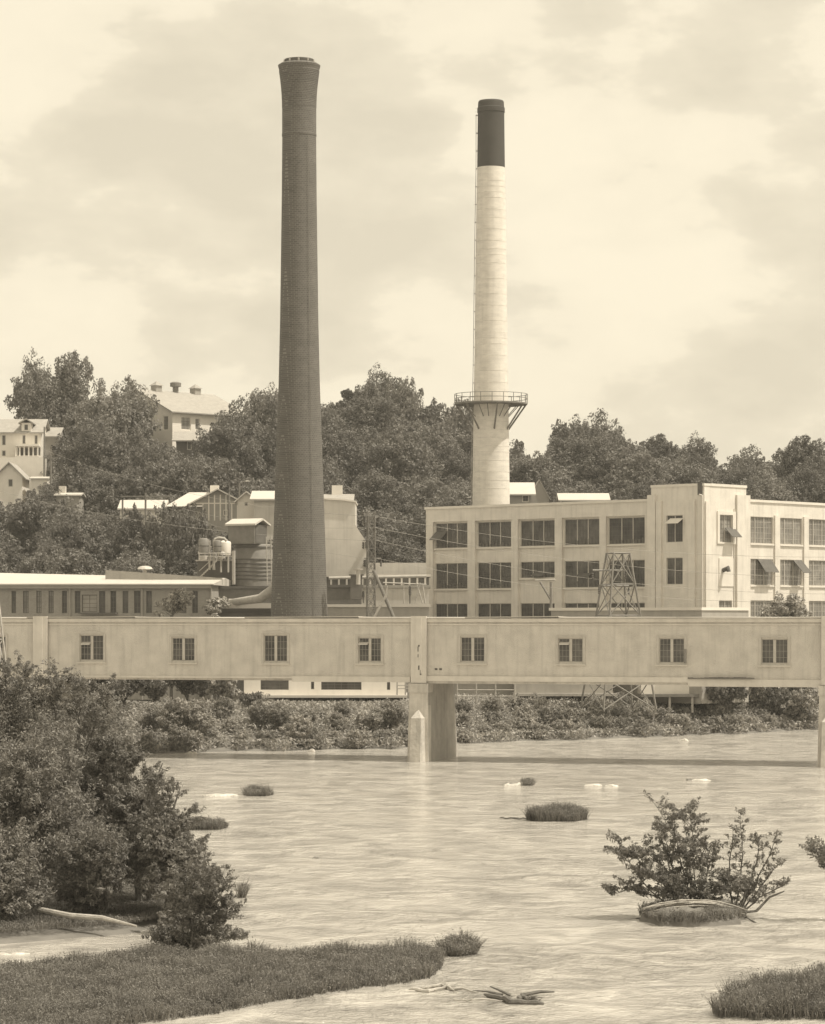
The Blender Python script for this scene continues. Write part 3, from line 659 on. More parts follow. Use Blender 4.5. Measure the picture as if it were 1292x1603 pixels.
MB().lathe([(23*s,zz(98.4)),(23.4*s,zz(95)),(23.4*s,zz(93.4)),(20*s,zz(93.2)),(20*s,zz(98.4))], n=48, closed=False).build('crown_ring', 'steel_dark', b)
cr_ = MB()
for k in range(10):
    a = math.radians(36*k+18); cr_.tube([(24.1*s*math.cos(a), 24.1*s*math.sin(a), zz(98.3)), (23.9*s*math.cos(a), 23.9*s*math.sin(a), zz(94.6))], .08, 6)
cr_.build('crown_posts', 'steel_pale', b)
lr = MB(); 
for i in range(len(prof)-1):
    for sx in (0,):
        a = math.radians(-58); lr.tube([((prof[i][0]+.12)*math.cos(a)+sx*.8, (prof[i][0]+.12)*math.sin(a)+sx*.4, prof[i][1]), ((prof[i+1][0]+.12)*math.cos(a)+sx*.8, (prof[i+1][0]+.12)*math.sin(a)+sx*.4, prof[i+1][1])], .025, 4)
lr.build('lightning_cable', 'steel', b)

D2 = 315; s = D2/F; wc = P(769, 790, D2)
def z2(py): return H+(HY-py)/F*D2-2.6
w = empty('white_chimney', (wc.x, D2, 2.6), 0, 'tall white painted chimney with a black top and a railed platform near its foot', 'chimney')
MB().lathe([(31*s,0),(29.3*s,z2(790)),(28.4*s,z2(700)),(27.2*s,z2(630)),(25.8*s,z2(560)),(24.6*s,z2(450)),(23.2*s,z2(350)),(21.6*s,z2(262))], n=64, closed=False).build('shaft', 'white_paint', w, True)
MB().lathe([(21.7*s,z2(262.5)),(20.8*s,z2(176.5)),(21.6*s,z2(176)),(21.6*s,z2(169)),(20.6*s,z2(168)),(20.2*s,z2(160)),(19*s,z2(157.8)),(14*s,z2(157.8))], n=64).build('black_top', 'black_paint', w, False)
pf = MB(); PR = 57*s
zp = z2(632)
pf.lathe([(27.3*s,zp-.12),(PR,zp-.12),(PR,zp+.05),(27.3*s,zp+.05)], n=40, closed=False)
pfo = pf.build('platform', 'steel', w)
rl = MB(); nR = 20
for k in range(nR):
    a = 2*math.pi*k/nR; rl.tube([(PR*math.cos(a), PR*math.sin(a), zp), (PR*math.cos(a), PR*math.sin(a), zp+1.05)], .04, 5)
for hz in (.55, 1.05): rl.tube([(PR*math.cos(2*math.pi*k/40), PR*math.sin(2*math.pi*k/40), zp+hz) for k in range(41)], .035, 5)
rl.build('railing', 'steel', pfo)
bk = MB()
for k in range(nR):
    a = 2*math.pi*(k+.5)/nR; long_ = k % 3 == 0; zb = zp-(2.9 if long_ else 1.5); rb = 27.6*s; ro = PR*(.97 if long_ else .8)
    bk.tube([(rb*math.cos(a), rb*math.sin(a), zb), (ro*math.cos(a), ro*math.sin(a), zp-.1)], .1 if long_ else .05, 5)
bk.build('brackets', 'steel', pfo)
ld = MB()
def wr(z):
    pr = [(31*s,0),(29.3*s,z2(790)),(28.4*s,z2(700)),(27.2*s,z2(630)),(25.8*s,z2(560)),(24.6*s,z2(450)),(23.2*s,z2(350)),(21.6*s,z2(262)),(21.6*s,z2(165))]
    return float(np.interp(z, [p[1] for p in pr], [p[0] for p in pr]))
zsl = [i*2.0 for i in range(int(z2(163)/2)+1)]
for yy in (-.2, .2): ld.tube([(-wr(z)-.14, yy, z) for z in zsl], .03, 5)
for z in zsl: ld.box(-wr(z)-.18, -wr(z)+.1, -.2, .2, z, z+.06)
for i in range(int(z2(163)/.4)): z = i*.4; ld.box(-wr(z)-.16, -wr(z)-.12, -.2, .2, z, z+.03)
ld.build('ladder', 'wire', w)
bd = MB(); rb_ = random.Random(2)
py = 285
while py < 780:
    if not 608 < py < 652:
        z = z2(py); r = wr(z)+.004; bd.lathe([(r,z),(r+.012,z+.01),(r+.012,z+.05),(r,z+.06)], n=48, closed=False)
    py += rb_.choice([9, 13, 18, 24])
bd.build('iron_bands', mat('painted_iron_band', .66, var=.25, scale=1.5), w)

# ------------------------------------------------------------------ generic house
def house(name, label, px0, px1, D, base, eave, ridge, depth, axis='x', deg=0, wall='white_wall', roof='roof_pale', wins=(), oh=.5, cat='house', chim=None, chimw=.9, down=8):
    fr = Fr((px0+px1)/2, D, deg, 0); k = D/F
    zb = H+(HY-base)*k; fr.z0 = zb
    root = empty(name, fr.loc(), fr.a, label, cat)
    x0, x1 = fr.X(px0), fr.X(px1); ze = fr.Z(px0, eave); zr_ = fr.Z((px0+px1)/2, ridge)
    hs = [(fr.X(a), fr.X(b_), fr.Z(a, d), fr.Z(a, c)) for a, b_, c, d in wins]
    m = MB().wall(x0, x1, -down, ze, 0, .2, hs).box(x0, x0+.2, .2, depth, -down, ze).box(x1-.2, x1, .2, depth, -down, ze).box(x0+.2, x1-.2, depth-.2, depth, -down, ze)
    if axis == 'y': 
        m.prism([(x0,ze),(x1,ze),((x0+x1)/2,zr_-.05)], 0, .2); m.prism([(x0,ze),(x1,ze),((x0+x1)/2,zr_-.05)], depth-.2, depth)
    else:
        m.prism([(0,ze),(depth,ze),(depth/2,zr_-.05)], x0, x0+.2, 'x'); m.prism([(0,ze),(depth,ze),(depth/2,zr_-.05)], x1-.2, x1, 'x')
    m.build('wall', wall, root)
    ro = MB().gable(x0, x1, 0, depth, ze, zr_, axis, oh).build('roof', roof, root)
    for h in hs: window(root, h[0], h[1], h[2], h[3], .06, nx=2, nzz=2, mun=.05, th=.09, fr='white_wall' if wall != 'white_wall' else 'frame')
    if chim:
        c = fr.X(chim[0], depth/2); MB().box(c-chimw/2, c+chimw/2, depth/2-.4, depth/2+.4, ze, fr.Z(chim[0], chim[1], depth/2)).build('chimney', chim[2] if len(chim) > 2 else 'concrete', ro)
    return root, fr, x0, x1, ze, zr_, ro
# white house with dormer and porch, far left
r, fr, x0, x1, ze, zr_, ro = house('porch_house', 'white two storey house with porch and dormer at the far left of the hillside', -30, 64, 400, 716, 676, 655, 8, wall='white_wall', roof='roof_mid',
    wins=[(3,9,681,697),(35,40,681,695),(54,59,681,695),(3,9,705,714)])
MB().box(fr.X(34), fr.X(49), -.3, 3.2, fr.Z(40,675), fr.Z(40,662)).build('dormer', 'white_wall', ro)
MB().gable(fr.X(33), fr.X(50), -.4, 3.3, fr.Z(40,662), fr.Z(40,657), 'y', .3).build('dormer_roof', 'roof_mid', ro)
MB().box(fr.X(39), fr.X(44), -.34, -.3, fr.Z(40,673), fr.Z(40,665)).build('dormer_window', 'glass', ro)
pc = MB().box(fr.X(27), fr.X(64)-.01, -2.2, -.01, fr.Z(30,700), fr.Z(30,697))
for q in (28, 34, 41, 48, 55, 62): pc.box(fr.X(q)-.1, fr.X(q)+.1, -2.1, -1.9, 0, fr.Z(30,700))
pc.box(fr.X(27), fr.X(64)-.01, -2.2, -.01, -3, .1)
pc.build('porch', 'white_wall', r); MB().box(fr.X(28), fr.X(63), -.03, -.004, .3, fr.Z(30,701)).build('porch_shade', 'dark_wall', r)  # dark sheet on the wall paints in the shade behind porch posts
house('clapboard_house', 'pale house with a grey roof directly right of the porch house', 66, 92, 404, 720, 684, 668, 8, wall='grey_wall', roof='roof_mid', wins=[(80,86,697,706)], oh=.2)
r, fr, x0, x1, ze, zr_, ro = house('gable_cottage', 'small white cottage with its pointed gable to the river at the left edge', -6, 35, 384, 772, 745, 725, 7, axis='y', roof='roof_mid', wins=[(13,20,750,762)])
# lit terrace wall and path between them
tag(MB().box(-14,-2,0,.5,-6,0).build('retaining_wall', 'white_wall'), 'bright white retaining wall below the porch house', 'wall').location = P(86, 722, 398)
o = tag(MB().box(-9,0,0,.5,-8,0).build('retaining_wall', 'white_wall'), 'sloping bright bank wall beneath the far left porch house beside the pole', 'wall'); o.location = P(72, 716, 394)
house('tin_roof_shed', 'small shed with bright flat roof beside the cottage on the left hillside', 48, 74, 384, 758, 750, 747, 4, roof='roof_pale', cat='shed', oh=.2)
house('tin_roof_shed', 'small shed with a bright roof and square chimney above the left treetops', 88, 124, 372, 784, 776, 772, 5, roof='roof_pale', wall='grey_wall', cat='shed', oh=.3, chim=(98, 761))
# barn-like hall on the ridge
fh_ = Fr(270, 420, 45, 0); fh_.z0 = H+(HY-690)*420/F
ba = empty('hilltop_hall', fh_.loc(), fh_.a, 'large white hall with a long sloping roof and three roof vents on the hilltop', 'hall')
zeb = fh_.Z(271, 643); LX, LY = 14.5, 15.6; zrb = H+(HY-611)*(fh_.o.y+5.5)/F-fh_.z0
hs = [(fh_.X(284), fh_.X(299), fh_.Z(290, 673), fh_.Z(290, 652.5)), (fh_.X(306), fh_.X(313), fh_.Z(310, 673), fh_.Z(310, 655))]
MB().wall(.3, LX, -8, zeb, 0, .3, hs).wall(0, LY, -8, zeb, 0, .3, [(1.0, 2.2, fh_.ZY(262, 673), fh_.ZY(262, 650.5))], axis='x').box(.3, LX, LY-.3, LY, -8, zeb).box(LX-.3, LX, .3, LY-.3, -8, zeb).prism([(0,zeb),(LY,zeb),(LY/2,zrb-.05)], 0, .3, 'x').prism([(0,zeb),(LY,zeb),(LY/2,zrb-.05)], LX-.3, LX, 'x').build('wall', 'white_wall', ba)
rf_ = MB().gable(0, LX, 0, LY, zeb, zrb, 'x', .7).build('roof', 'roof_mid', ba)
for h in hs: window(ba, h[0], h[1], h[2], h[3], .1, nx=3, nzz=3, mun=.06, th=.1, glass='glass_mid', fr='white_wall')
window(ba, 1.0, 2.2, fh_.ZY(262, 673), fh_.ZY(262, 650.5), .1, nx=2, nzz=3, mun=.06, th=.1, axis='x', glass='glass_mid', fr='white_wall')
for i, px in enumerate((245, 275, 306)):
    x = fh_.X(px, LY/2); v_ = MB(); y_ = LY/2
    if i == 1: v_.lathe([(.45,zrb-.3),(.45,zrb+.9),(.85,zrb+1.0),(.85,zrb+1.55),(.5,zrb+1.7)], x, y_, 16); v_.build('ridge_ventilator', 'steel', rf_)
    else:
        v_.box(x-.6, x+.6, y_-.6, y_+.6, zrb-.5, zrb+.9).build('cupola', 'grey_wall', rf_)
        MB().add([(x-.8,y_-.8,zrb+.9),(x+.8,y_-.8,zrb+.9),(x+.8,y_+.8,zrb+.9),(x-.8,y_+.8,zrb+.9),(x,y_,zrb+1.6)], [(0,1,4),(1,2,4),(2,3,4),(3,0,4),(0,3,2,1)]).build('cupola_roof', 'roof_mid', rf_)
# dark annex below the hall
r, fr, x0, x1, ze, zr_, ro = house('dark_annex', 'small dark sided building with a pale grey roof below the hilltop hall', 276, 326, 410, 706, 689, 675, 7, wall='dark_wall', roof='grey_wall', wins=[(293,300,691,704)], down=5, oh=.6)
# half timbered bungalow row
r, fr, x0, x1, ze, zr_, ro = house('bungalow', 'bungalow with half timbered gable and bright roof behind the tanks', 303, 380, 352, 815, 787, 767, 8, axis='y', wall='grey_wall', roof='roof_pale', wins=[(350,357,798,807)], chim=(336, 760, 'white_wall'), chimw=1.1, oh=.7)
tb_ = MB(); 
for q in (318, 327, 336, 345, 354, 363, 372): tb_.box(fr.X(q)-.08, fr.X(q)+.08, -.06, -.003, 0, fr.Z(q, 787)+ (1.0 if 322 < q < 360 else 0))
tb_.box(x0, x1, -.07, -.004, ze-.15, ze); tb_.build('timbers', 'white_wall', r)
MB().hexa([(fr.X(258),-1,ze-.5),(fr.X(318),-1,ze-.5),(fr.X(322),7,ze-.5),(fr.X(262),7,ze-.5)], [(fr.X(262),0,ze-.3),(fr.X(316),0,ze-.3),(fr.X(335),4.2,zr_-.1),(fr.X(292),4.2,zr_-.1)]).build('side_roof', 'roof_pale', r)
house('roadside_house', 'low house with a bright roof left of the half timbered bungalow, behind a pole', 188, 256, 350, 812, 797, 783, 7, wall='white_wall', roof='roof_pale', down=8, oh=.3)
r, fr, x0, x1, ze, zr_, ro = house('gabled_warehouse', 'tall pale grey house with bright hipped roof touching the left side of the brick chimney', 398, 470, 330, 840, 782, 768, 9, axis='x', wall='concrete', roof='roof_pale', down=10, oh=.5)
g_ = house('arched_gable_house', 'pale gabled house end between bungalow and the tall grey house', 372, 400, 334, 830, 783, 771, 7, axis='y', wall='white_wall', roof='roof_pale', wins=[(383,388,786,792)], oh=.4)
house('chimneyed_house', 'small grey roofed house with square white chimney showing above the concrete bunker', 505, 548, 345, 800, 784, 774, 6, wall='white_wall', roof='roof_mid', chim=(528, 760, 'white_wall'), chimw=1.3)
# houses above the mill roof
r, fr, x0, x1, ze, zr_, ro = house('gable_roof_house', 'house with bright gable roof just right of the white chimney', 770, 832, 372, 800, 773, 755, 8, wall='grey_wall', roof='roof_pale', wins=[(818,828,775,786)], oh=.6)
house('grey_gable_house', 'grey brick house with steep gable beside the bright gable roof house', 829, 860, 378, 800, 780, 752, 8, axis='y', wall='grey_wall', roof='roof_mid', oh=.2)
house('ridge_roof_house', 'house showing only its bright low roof above the mill parapet', 880, 950, 376, 800, 783, 772.5, 6, wall='grey_wall', roof='roof_pale', oh=.5)

# ------------------------------------------------------------------ concrete coal bunker
fc = Fr(508, 290, 0, 2.6); kb = 290/F
bu = empty('coal_bunker', fc.loc(), 0, 'pale windowless concrete bunker with a sloping right side behind the brick chimney', 'industrial building')
pt = [(470,960),(470,783),(508,779.5),(540,781.5),(556,784),(556,821),(575,850),(575,960)]
MB().prism([(fc.X(a), fc.Z(a, c)) for a, c in pt][::-1], 0, 9).build('wall', 'concrete', bu)
MB().prism([(fc.X(a), fc.Z(a, c)) for a, c in [(469,785),(508,781.8),(540,783.8),(557.5,786.2),(557.5,784),(540,781.3),(508,779.2),(469,782)]], -.25, 9.2).build('parapet', 'mill_trim', bu)
MB().box(fc.X(572), fc.X(576), -.6, 0, fc.Z(570,858), fc.Z(570,848)).box(fc.X(572), fc.X(576), -.6, 0, fc.Z(570,888), fc.Z(570,876)).build('hatches', 'steel_dark', bu)
# long pale wall right of bunker
o = tag(MB().box(0, 7.5, 0, .4, 0, 1).build('parapet_wall', 'concrete'), 'low pale wall on the roof between bunker and mill', 'wall')
a = P(575, 908, 288); o.location = a; o.scale = ((668-575)*288/F/7.5, 1, (908-881)*288/F)

# ------------------------------------------------------------------ roofs and sheds between chimney and mill
def shed(name, label, px0, px1, D, top, depth, wall, roof, cat='shed', rt=.25, low=2.6, oh=.15, extra=None):
    x0 = (px0-CX)/F*D; x1 = (px1-CX)/F*D; zt = H+(HY-top)/F*D
    r = empty(name, ((x0+x1)/2, D, low), 0, label, cat); h = (x1-x0)/2; z = zt-low
    MB().box(-h, h, 0, depth, 0, z-rt-.003).build('wall', wall, r)
    MB().box(-h-oh, h+oh, -oh, depth+oh, z-rt, z).build('roof', roof, r)
    return r, h, z
r, h_, z_ = shed('boiler_house', 'low flat roofed dark shed in front of the bunker right of the brick chimney', 500, 566, 266, 915.5, 6, 'steel', 'roof_dark', low=2.6)
r, h_, z_ = shed('pump_house', 'long low shed with a bright roof edge between brick chimney and mill', 500, 672, 258, 946, 5, 'grey_wall', 'roof_pale', low=2.6)
r, h_, z_ = shed('transfer_house', 'grey shed under the row of roof lights beside the left corner of the mill', 566, 672, 268, 916, 8, 'concrete', 'roof_mid', low=2.6)
r, h_, z_ = shed('monitor_roof_shed', 'long shed whose roof strip of small openings runs behind the lattice mast', 500, 672, 276, 899, 8, 'dark_wall', 'roof_pale', low=2.6)
ml_ = MB()
for i in range(14): x = -h_+.3+i*(2*h_/14); ml_.box(x, x+.18, -.12, -.02, z_-1.1, z_-.26)
ml_.box(-h_, h_, -.14, -.03, z_-1.35, z_-1.1); ml_.build('mullions', 'roof_pale', r)
# dark block and vent pipe left of mast
r = empty('vent_pipe', P(561, 915, 262), 0, 'pale vent pipe with a funnel head left of the lattice mast', 'pipe')
k = 262/F
MB().tube([(0,0,0),(0,0,(915-893)*k)], .2, 12).build('pipe', 'steel_pale', r); MB().lathe([(.2,22*k),(.45,23.5*k),(.45,24.5*k)], n=16).build('funnel', 'steel_pale', r)
shed('dark_bin', 'dark square bin standing behind the pale vent pipe', 549, 567, 263, 899, 2, 'dark_wall', 'roof_dark', 'bin', low=12.0, rt=.1)
# substation gear by the mill
def gear(px, top, bot, D, label, kind=0):
    k = D/F; r = empty('insulator_stand', P(px, bot, D), 0, label, 'insulator'); h = (bot-top)*k
    MB().tube([(0,0,0),(0,0,h)], .06, 6).build('post', 'steel_dark', r)
    MB().lathe([(.09,h*.45)]+[(.16 if i % 2 else .08, h*(.5+.045*i)) for i in range(10)], n=10).build('insulator', 'steel_dark' if kind == 0 else 'steel_pale', r)
    return r
gear(569, 925, 944, 258, 'short dark insulator on the low roof left of the mast'); gear(642, 917, 945, 258, 'tall dark insulator on the low roof near the mill corner')
ps = MB(); k = 257/F
for a, b_ in (((652,912),(662,945)),((658,912),(650,945)),((662,915),(666,945)),((600,912),(668,915)),((604,945),(606,917)),((632,945),(632,912))):
    p, q_ = P(a[0], a[1], 257)-P(640, 945, 257), P(b_[0], b_[1], 257)-P(640, 945, 257); ps.tube([p, q_], .06, 5)
o = tag(ps.build('pipe_rack', 'steel_pale'), 'rack of thin pale pipes on the low roof beside the mill corner', 'pipe rack'); o.location = P(640, 945, 257)
ps = MB().tube([P(515,905,268)-P(515,905,268), P(668,902,268)-P(515,905,268)], .14, 8)
o = tag(ps.build('steam_pipe', 'steel_pale'), 'long pale horizontal pipe running from the brick chimney to the mill', 'pipe'); o.location = P(515, 905, 268)

# ------------------------------------------------------------------ left brick mill
fk = Fr(332, 262, -6, 2.6)
bk_ = empty('brick_mill', fk.loc(), fk.a, 'long low brick mill with arched windows and a pale shallow roof at the left', 'factory')
xa, xb = fk.X(-60), fk.X(331); zt = fk.Z(300, 916)
wn = [(18,25),(36,45),(57,65),(76,84),(97,105),(117,126),(155,165),(173,182),(192,201),(210,220),(229,238),(284,292),(301,310)]
hs = [(fk.X(a), fk.X(b_), fk.Z(a, 960), fk.Z(a, 925)) for a, b_ in wn]+[(fk.X(128), fk.X(152), fk.Z(130, 958), fk.Z(130, 931))]
MB().wall(xa, xb, 0, zt, 0, .35, hs).box(xb-.35, xb, .353, 16, 0, zt).box(xa, xb, 16, 16.3, 0, zt).build('wall', 'brick', bk_)
for i, h in enumerate(hs):
    w_ = window(bk_, h[0]+.003, h[1]-.003, h[2]+.003, h[3]-.003, .12, nx=2, nzz=4, mun=.04, fr='muntin', glass='glass_mid' if i in (1, 2, 3) else 'grey_wall' if i == 13 else 'glass')
    n = 8; c = (h[0]+h[1])/2; rw = (h[1]-h[0])/2+.06
    if i < 13: MB().prism([(c-rw*math.cos(math.pi*j/n), h[3]+.002+.22*math.sin(math.pi*j/n)) for j in range(n+1)], -.05, -.002).build('arch', 'brick', w_)
MB().hexa([(xa,-.5,zt),(xb+.3,-.5,zt),(xb+.3,16.5,zt),(xa,16.5,zt)], [(xa,-.5,zt+.15),(xb+.3,-.5,zt+.12),(xb+.3,6,zt+.75),(xa,8,zt+1.35)]).build('roof', 'roof_pale', bk_)
MB().box(xa, xb, -.35, -.01, zt-.3, zt-.02).build('eaves', 'grey_wall', bk_)
MB().hexa([(fk.X(165,4),4,zt+.4),(xb+.3,4,zt+.1),(xb+.3,4.4,zt+.1),(fk.X(165,4),4.4,zt+.4)], [(fk.X(165,4),4,zt+1.5),(xb+.3,4,zt+.72),(xb+.3,4.4,zt+.72),(fk.X(165,4),4.4,zt+1.5)]).build('parapet', 'brick', bk_)
MB().lathe([(.15,zt+.8),(.15,zt+1.5),(.75,zt+1.6),(.6,zt+1.8),(.2,zt+1.9)], fk.X(227,5), 5, 14).build('roof_ventilator', 'roof_pale', bk_)
for px in (110, 223, 331): MB().tube([(fk.X(px),-.1,0),(fk.X(px),-.1,zt-.3)], .09, 6).build('downpipe', 'grey_wall', bk_)
MB().box(fk.X(127), fk.X(185), -1.2, -.1, fk.Z(130,961), fk.Z(130,959)).build('canopy', 'dark_wall', bk_)

# ------------------------------------------------------------------ tank works left of chimney
k = 272/F; r = empty('storage_tank', P(397, 916, 272), 0, 'big dark round tank with a boxy shed on top, left of the brick chimney', 'tank')
MB().lathe([(31*k,-8),(31*k,0),(30.5*k,.2),(30*k,(916-854)*k),(28*k,(916-852)*k)], n=48).build('tank_body', 'steel', r, True)
hb = MB()
for py in (858, 877, 884, 890, 896, 902, 908): z = (916-py)*k; hb.lathe([(30.4*k,z),(31.3*k,z),(31.3*k,z+.12),(30.4*k,z+.12)], n=48, closed=False)
hb.build('hoops', 'steel_dark', r)
tr_ = empty('tank_penthouse', P(389, 852, 271), math.radians(-28), 'boxy shed with a pale roof standing on top of the big round tank', 'shed')
tr_.scale = (.88, .88, 1)
MB().box(-1.75, 1.55, -1.3, 1.4, .02, 1.85).build('wall', 'steel', tr_); MB().gable(-1.75, 1.55, -1.3, 1.4, 1.86, 2.3, 'x', .3).build('roof', 'roof_pale', tr_)
MB().box(1.555, 1.6, -1.15, 1.25, .1, 1.8).build('door', 'dark_wall', tr_)
r = empty('tank_ladder', P(422, 915, 268), 0, 'tall pale ladder leaning beside the dark round tank', 'ladder'); k = 268/F; lm = MB()
for x in (-.2, .22): lm.tube([(x,0,0),(x-.1,0,(915-840)*k)], .06, 6)
for i in range(14): lm.box(-.22, .2, -.03, .03, i*.33+.1, i*.33+.14)
lm.build('rails', 'steel_pale', r)
lm = MB(); lm.tube([P(440,838,267)-P(422,915,267), P(425,850,267)-P(422,915,267)], .05, 5); lm.build('stay', 'steel_pale', r)
k = 270/F; r = empty('settling_tank', P(352, 870, 270), 0, 'white cylindrical tank on legs beside the boxy tank shed', 'tank')
MB().lathe([(9.5*k,0),(10*k,.1),(10*k,20*k),(9*k,22*k),(3*k,24*k)], n=32).build('tank_body', 'white_wall', r, True)
lg_ = MB()
for a in range(4): t = math.pi/4+a*math.pi/2; lg_.tube([(8*k*math.cos(t),8*k*math.sin(t),0),(8*k*math.cos(t),8*k*math.sin(t),-26*k)], .08, 6)
lg_.build('legs', 'steel_pale', r)
r = empty('pipe_loop', P(335, 872, 269), 0, 'bent pale pipe looping over to the white tank', 'pipe'); k = 269/F
MB().tube([(0,0,-20*k),(0,0,24*k),(2*k,0,28*k),(8*k,0,30*k),(16*k,0,29*k),(20*k,0,25*k)], .14, 8).tube([(-7*k,0,-20*k),(-7*k,0,26*k)], .1, 8).build('pipe', 'steel_pale', r)
k = 270/F
for px, wpx, t0, b0, lab in ((319, 8, 845, 866, 'small pale box tank at the left end of the tank works'), (318, 7, 862, 877, 'lower pale cabinet at the left end of the tank works'), (341, 6, 848, 864, 'small riveted drum under the bent pipe'), (348, 5, 866, 875, 'white cabinet on the steel platform below the white tank')):
    r = empty('process_drum', P(px, b0, 268.5), 0, lab, 'tank'); MB().lathe([(wpx*k*.95,0),(wpx*k,.1),(wpx*k,(b0-t0)*k),(wpx*k*.6,(b0-t0)*k+.15)], n=20).build('drum', 'steel_pale' if 'cabinet' in lab else 'steel', r, True)
    MB().lathe([(wpx*k*1.02,(b0-t0)*k*.5),(wpx*k*1.06,(b0-t0)*k*.5+.05),(wpx*k*1.02,(b0-t0)*k*.5+.1)], n=20, closed=False).build('hoop', 'steel_dark', r)
r, h_, z_ = shed('tank_platform', 'dark boarded base carrying the small tanks and stairs', 309, 366, 271, 876.5, 5, 'dark_wall', 'steel_pale', 'platform', rt=.12)
stt = MB(); k = 269/F; base = P(330, 905, 269)
for dy in (0, .7): stt.tube([P(312,905,269+dy)-base, P(340,877,269+dy)-base], .07, 5); stt.tube([P(312,894,269+dy)-base, P(340,868,269+dy)-base], .04, 5)
for i in range(10): t = i/10; q_ = P(312+28*t, 905-28*t, 269)-base; stt.box(q_.x-.12, q_.x+.12, 0, .7, q_.z, q_.z+.04)
o = tag(stt.build('steel_stair', 'steel_pale'), 'steel stair climbing right up to the small tanks', 'stair'); o.location = base
rm = MB(); base = P(345, 877, 268)
for px in range(312, 368, 9): rm.tube([P(px,877,268)-base, P(px,866,268)-base], .035, 5)
rm.tube([P(311,866,268)-base, P(367,866,268)-base], .035, 5); rm.tube([P(311,871,268)-base, P(367,871,268)-base], .03, 5)
rm.tube([P(366,915,268)-base, P(366,862,268)-base], .16, 6)
o = tag(rm.build('guard_rail', 'steel_pale'), 'pale guard rail with a thick corner post around the small tanks', 'railing'); o.location = base
shed('tank_yard_wall', 'dark long wall below the big round tank, behind the sloping duct', 333, 440, 266, 917.5, 4, 'steel', 'roof_dark', 'wall')
r = empty('sloping_duct', P(395, 945, 258), 0, 'pale duct sloping up into the left side of the brick chimney', 'duct'); base = P(395, 945, 258)
MB().tube([P(356,944,258)-base, P(385,940,256)-base, P(408,937,254)-base, P(434,919,252)-base], [.3,.36,.42,.5], 12).build('duct', 'steel_pale', r, True)
base = P(395, 952, 257); o = tag(MB().box(-2.4, 2.0, 0, .8, 0, .45).build('flue_box', 'roof_pale'), 'flat pale flue lying at the foot of the brick chimney', 'duct'); o.location = base
base = P(352, 940, 258); o = tag(MB().tube([(-1,0,0),(1.05,0,-.05)], .2, 10).build('short_pipe', 'steel_pale'), 'short thick pale pipe beside the end of the brick mill', 'pipe'); o.location = base
shed('low_flue_shed', 'low dark shed below the flue at the foot of the brick chimney', 333, 432, 257.5, 953, 3, 'dark_wall', 'roof_dark')

r = empty('loading_derrick', P(863, 952, 262), 0, 'small two legged derrick in front of the short third window of the mill', 'derrick'); k = 262/F
MB().tube([(0,0,0),(0,0,41*k)], .13, 6).build('post', 'steel', r); MB().tube([P(846,911,262)-P(863,952,262), P(862,938,262)-P(863,952,262)], .12, 6).build('brace', 'steel', r); MB().tube([P(838,908.5,262.6)-P(863,952,262), P(869,907.5,262)-P(863,952,262)], .09, 6).build('jib', 'steel_pale', r)
rp = random.Random(21)
for i in range(7):                                     # risers and valves among the tanks
    px = 312+i*7.5; t0 = 876-rp.uniform(14, 34); base = P(px, 877, 270.5); m_ = MB().tube([(0,0,0),(0,0,(877-t0)*270/F),(rp.uniform(-.5,.5),0,(877-t0)*270/F+.12)], .07, 6); m_.box(-.14,.14,-.1,.1,.6,.85)
    o = tag(m_.build('riser_pipe', 'steel_dark' if i % 2 else 'steel_pale'), 'thin riser pipe with a valve standing among the small tanks left of the round tank', 'pipe', 'riser pipes among the small tanks'); o.location = base

# ------------------------------------------------------------------ under the bridge: loading dock and sheds
r = empty('loading_dock', P(512, 1092, 246), 0, 'white loading dock building on short posts seen under the left span', 'building'); base = P(512, 1092, 246); k = 246/F
def q2(px, py): p = P(px, py, 246)-base; return p.x, p.z
wm = MB(); X0, Z0 = q2(382, 1088); X1, Z1 = q2(634, 1040)
hs = []
for a, b_, t, bo in ((408,452,1056,1080),(487,492,1060,1079),(503,566,1060,1080),(606,611,1062,1080)):
    xa_, za = q2(a, bo); xb_, zb = q2(b_, t); hs.append((xa_, xb_, za, zb))
wm.wall(X0, X1, Z0, Z1, 0, .25, hs).build('wall', 'white_wall', r)
for i, h in enumerate(hs): window(r, h[0]+.003, h[1]-.003, h[2]+.003, h[3]-.003, .1, nx=6 if i in (0, 2) else 1, nzz=5 if i in (0, 2) else 2, mun=.04, fr='muntin')
MB().box(X0-.1, X1+.2, -.9, 8, Z0-.22, Z0-.003).build('floor', 'roof_pale', r); MB().box(X0, X1, .25, 8, Z1+.003, Z1+.2).box(X0, X1, 7.7, 7.95, Z0, Z1).build('roof', 'roof_mid', r)
for i in range(12): x = X0+(X1-X0)*i/11; MB().box(x-.12, x+.12, -.5, -.2, -1.6, Z0-.223).build('post', 'dark_wall', r)
MB().box(X0, X1, 3, 3.2, -1.8, Z0-.23).build('underdock_shade', 'dark_wall', r)  # dark sheet behind the posts paints in the shade under the dock
